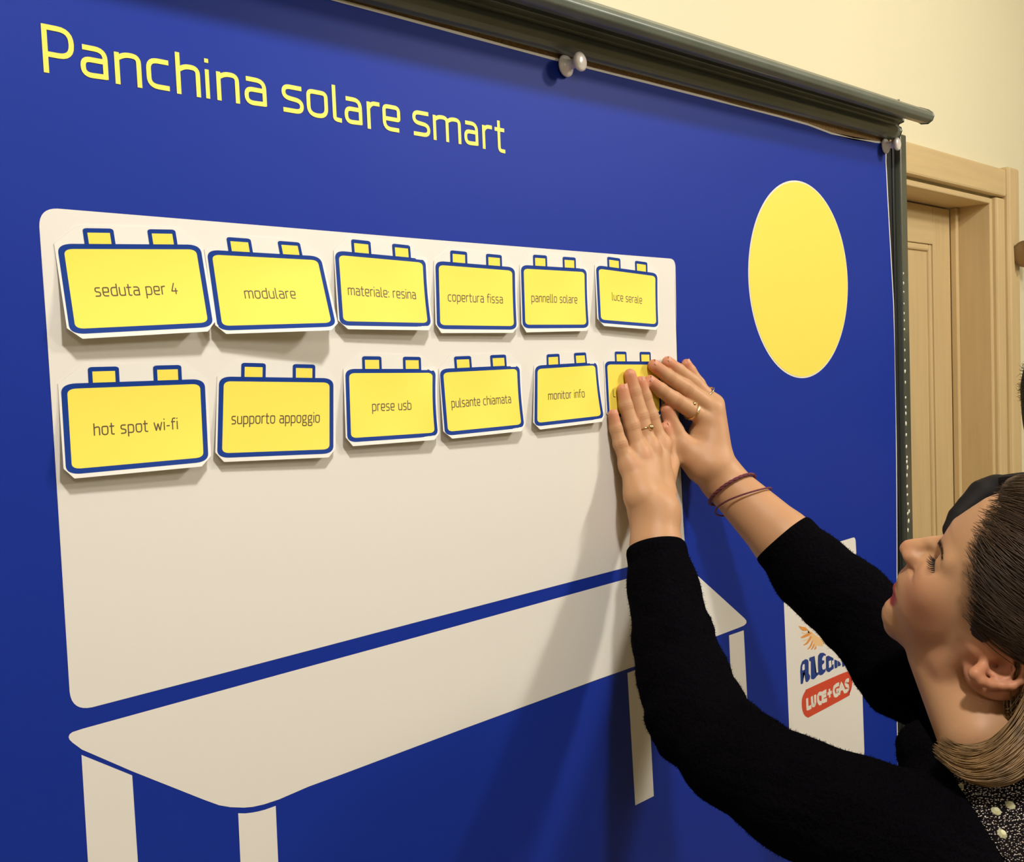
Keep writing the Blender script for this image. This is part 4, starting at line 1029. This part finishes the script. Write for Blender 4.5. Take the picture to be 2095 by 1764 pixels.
# long light-brown hair falling behind the ear and round the neck
paths=[];rad=[]
GD=[ # guide polylines in pixels with distance
 [(2120,1380,.90),(2100,1440,.895),(2062,1500,.89),(2015,1535,.892),(1965,1538,.90),(1925,1515,.915)],
 [(2135,1400,.90),(2110,1470,.885),(2065,1530,.875),(2010,1562,.877),(1955,1560,.89),(1912,1536,.905)],
 [(2150,1420,.90),(2125,1500,.875),(2075,1560,.865),(2015,1588,.867),(1960,1582,.88),(1908,1545,.90)],
 [(2170,1450,.90),(2140,1530,.872),(2095,1590,.860),(2040,1612,.862),(1985,1604,.87),(1935,1572,.885)],
 [(2190,1480,.90),(2160,1560,.872),(2125,1620,.858),(2080,1645,.857),(2040,1632,.862),(1990,1600,.872)]]
GDc=[catmull(np.array([[*g] for g in G_]),6) for G_ in GD[:4]]
for k in range(1700):
    u=random.random()*2.999; i=int(u);f_=u-i; g_=GDc[i]*(1-f_)+GDc[i+1]*f_
    n=len(g_); cut=int(n*random.uniform(.72,1.0)); jx,jy,jd=random.uniform(-6,6),random.uniform(-6,6),random.uniform(-.008,.012)
    wv=random.uniform(0,6); P=[W(g_[j][0]+jx+3*math.sin(wv+j*.25),g_[j][1]-9+jy+3*math.cos(wv+j*.2),g_[j][2]+jd) for j in range(cut)]
    paths.append(P);rad.append(np.r_[np.full(cut-4,.0005),np.linspace(.0005,.0001,4)])
V_,Q_=tubes(paths,rad,3); tag(fastmesh('long_hair',V_,Q_,M['hairlight'],hair),kind='stuff')
# darker strands of the same hair pouring from the head behind the ear
paths=[];rad=[]
for k in range(420):
    s_=random.random(); P0=(60-10*s_,-50-50*s_,20-30*random.random()); 
    p=[hp(*P0),hp(P0[0]+10,-75-30*s_,-35),W(2110+60*s_,1420+40*s_,.90),W(2098+60*s_,1500+60*s_,.89)]
    paths.append(catmull(p,5)+rng.normal(0,.003,3));rad.append([.0006])
V_,Q_=tubes(paths,rad,3); tag(fastmesh('nape_strands',V_,Q_,M['hairlight'],hair),kind='stuff')

# --- trousers and shoes (below the frame)
leg=lambda sx:[cap((.712+sx*.075,-.46,.80),(.712+sx*.085,-.455,.44),.088,.060),cap((.712+sx*.085,-.455,.44),(.712+sx*.09,-.47,.085),.060,.045)]
Vt,Qt=nets([Grp([ell((.712,-.46,.80),(.160,.112,.13))]+leg(-1)+leg(1),.03,0)],.006)
fastmesh('trousers',Vt,Qt,M['denim'],woman)
for sx in (-1,1):
    x=.712+sx*.09
    Vt,Qt=nets([Grp([ell((x,-.40,.035),(.042,.115,.035)),cap((x,-.47,.04),(x,-.47,.09),.036,.038)],.02,0,cut=[(lambda P: P[:,2]-.0,.001)])],.004)
    fastmesh('shoe',Vt,Qt,M['shoe'],woman)

# --- second person behind, only the back of a dark head reaches the frame
HB=W(2219,829,1.9); man=empty('person',(HB[0],HB[1],0),'person with short black hair at the right photo edge, in front of the cream wall','person')
x,y,z=HB
def tm(*a): return np.array([x-a[0],y-a[1],z+a[2]])
Vm,Qm=nets([Grp([ell(tm(0,0,.01),(.078,.092,.115)),ell(tm(.01,.03,-.06),(.055,.06,.06)),cap(tm(0,.0,-.05),tm(0,-.01,-.20),.055,.06),cap(tm(.02,.085,-.02),tm(.02,.105,-.05),.010,.014),ell(tm(-.078,.0,-.01),(.012,.018,.03)),ell(tm(.078,.0,-.01),(.012,.018,.03)),
   cap(tm(-.19,-.02,-.30),tm(.19,-.02,-.30),.055,.055),ell(tm(0,-.01,-.45),(.17,.10,.25)),
   cap(tm(-.21,-.02,-.31),tm(-.25,-.03,-.60),.045,.036),cap(tm(-.25,-.03,-.60),tm(-.23,.03,-.86),.036,.027),cap(tm(.21,-.02,-.31),tm(.25,-.03,-.60),.045,.036),cap(tm(.25,-.03,-.60),tm(.23,.03,-.86),.036,.027),
   ell(tm(-.23,.042,-.90),(.016,.036,.045)),ell(tm(.23,.042,-.90),(.016,.036,.045))],.03,.008)]+[Grp([cap(tm(sx*.23,.018+.017*q,-.935),tm(sx*.225,.022+.018*q,-.972+.004*abs(q-1.4)),.0085,.008),cap(tm(sx*.225,.022+.018*q,-.972+.004*abs(q-1.4)),tm(sx*.215,.025+.018*q,-1.0+.007*abs(q-1.4)),.008,.007)],.003,.003) for sx in (-1,1) for q in range(4)]+[Grp([cap(tm(sx*.225,.06,-.89),tm(sx*.215,.085,-.925),.011,.009),cap(tm(sx*.215,.085,-.925),tm(sx*.21,.088,-.955),.009,.008)],.003,.008) for sx in (-1,1)],.005)
mb=fastmesh('body',Vm,Qm,M['skin'],man)
at=mb.data.attributes.new('tint','FLOAT_COLOR','POINT'); at.data.foreach_set('color',np.tile(np.array([*lin((206,150,112)),1],np.float32),len(Vm)))
Vm,Qm=nets([Grp([ell(tm(0,-.006,.03),(.090,.100,.112)),ell(tm(0,-.045,-.03),(.078,.055,.075))],.02,0,cut=[(ell(tm(0,.11,-.05),(.085,.075,.10))[0],.01)])],.004)
mh=fastmesh('hair',Vm,Qm,M['hairdark'],man)
paths=[];rad=[]
for k in range(1400):
    v_=rng.normal(0,1,3);v_/=np.linalg.norm(v_)
    if v_[1]>.5 or v_[2]<-.6: continue
    p=tm(*(np.array([0,-.006,.03])+v_*np.array([.088,.098,.11]))); v_=v_*np.array([-1,-1,1]); paths.append([p,p+v_*.006,p+v_*.009+rng.normal(0,.003,3)]);rad.append([.0006,.0005,.0001])
V_,Q_=tubes(paths,rad,3); tag(fastmesh('hair_strands',V_,Q_,M['hairdark'],mh),kind='stuff')
Vm,Qm=nets([Grp([cap(tm(-.19,-.02,-.30),tm(.19,-.02,-.30),.066,.066),ell(tm(0,-.01,-.47),(.185,.118,.27)),ell(tm(0,-.01,-.68),(.165,.11,.12)),
   cap(tm(-.21,-.02,-.31),tm(-.25,-.03,-.60),.058,.048),cap(tm(-.25,-.03,-.60),tm(-.233,.02,-.82),.048,.037),cap(tm(.21,-.02,-.31),tm(.25,-.03,-.60),.058,.048),cap(tm(.25,-.03,-.60),tm(.233,.02,-.82),.048,.037)],.03,0)],.006)
fastmesh('shirt',Vm,Qm,M['shirt'],man)
Vm,Qm=nets([Grp([ell(tm(0,-.01,-.80),(.16,.11,.12)),cap((x-.09,y-.01,.84),(x-.10,y,.46),.09,.064),cap((x-.10,y,.46),(x-.10,y-.02,.09),.064,.05),cap((x+.09,y-.01,.84),(x+.10,y,.46),.09,.064),cap((x+.10,y,.46),(x+.10,y-.02,.09),.064,.05)],.03,0)],.006)
fastmesh('trousers',Vm,Qm,M['denim'],man)
for sx in (-1,1):
    Vm,Qm=nets([Grp([ell((x+sx*.10,y+.05,.042),(.047,.135,.041)),cap((x+sx*.10,y-.02,.045),(x+sx*.10,y-.02,.10),.042,.044)],.02,0)],.005); fastmesh('shoe',Vm,Qm,M['shoe'],man)
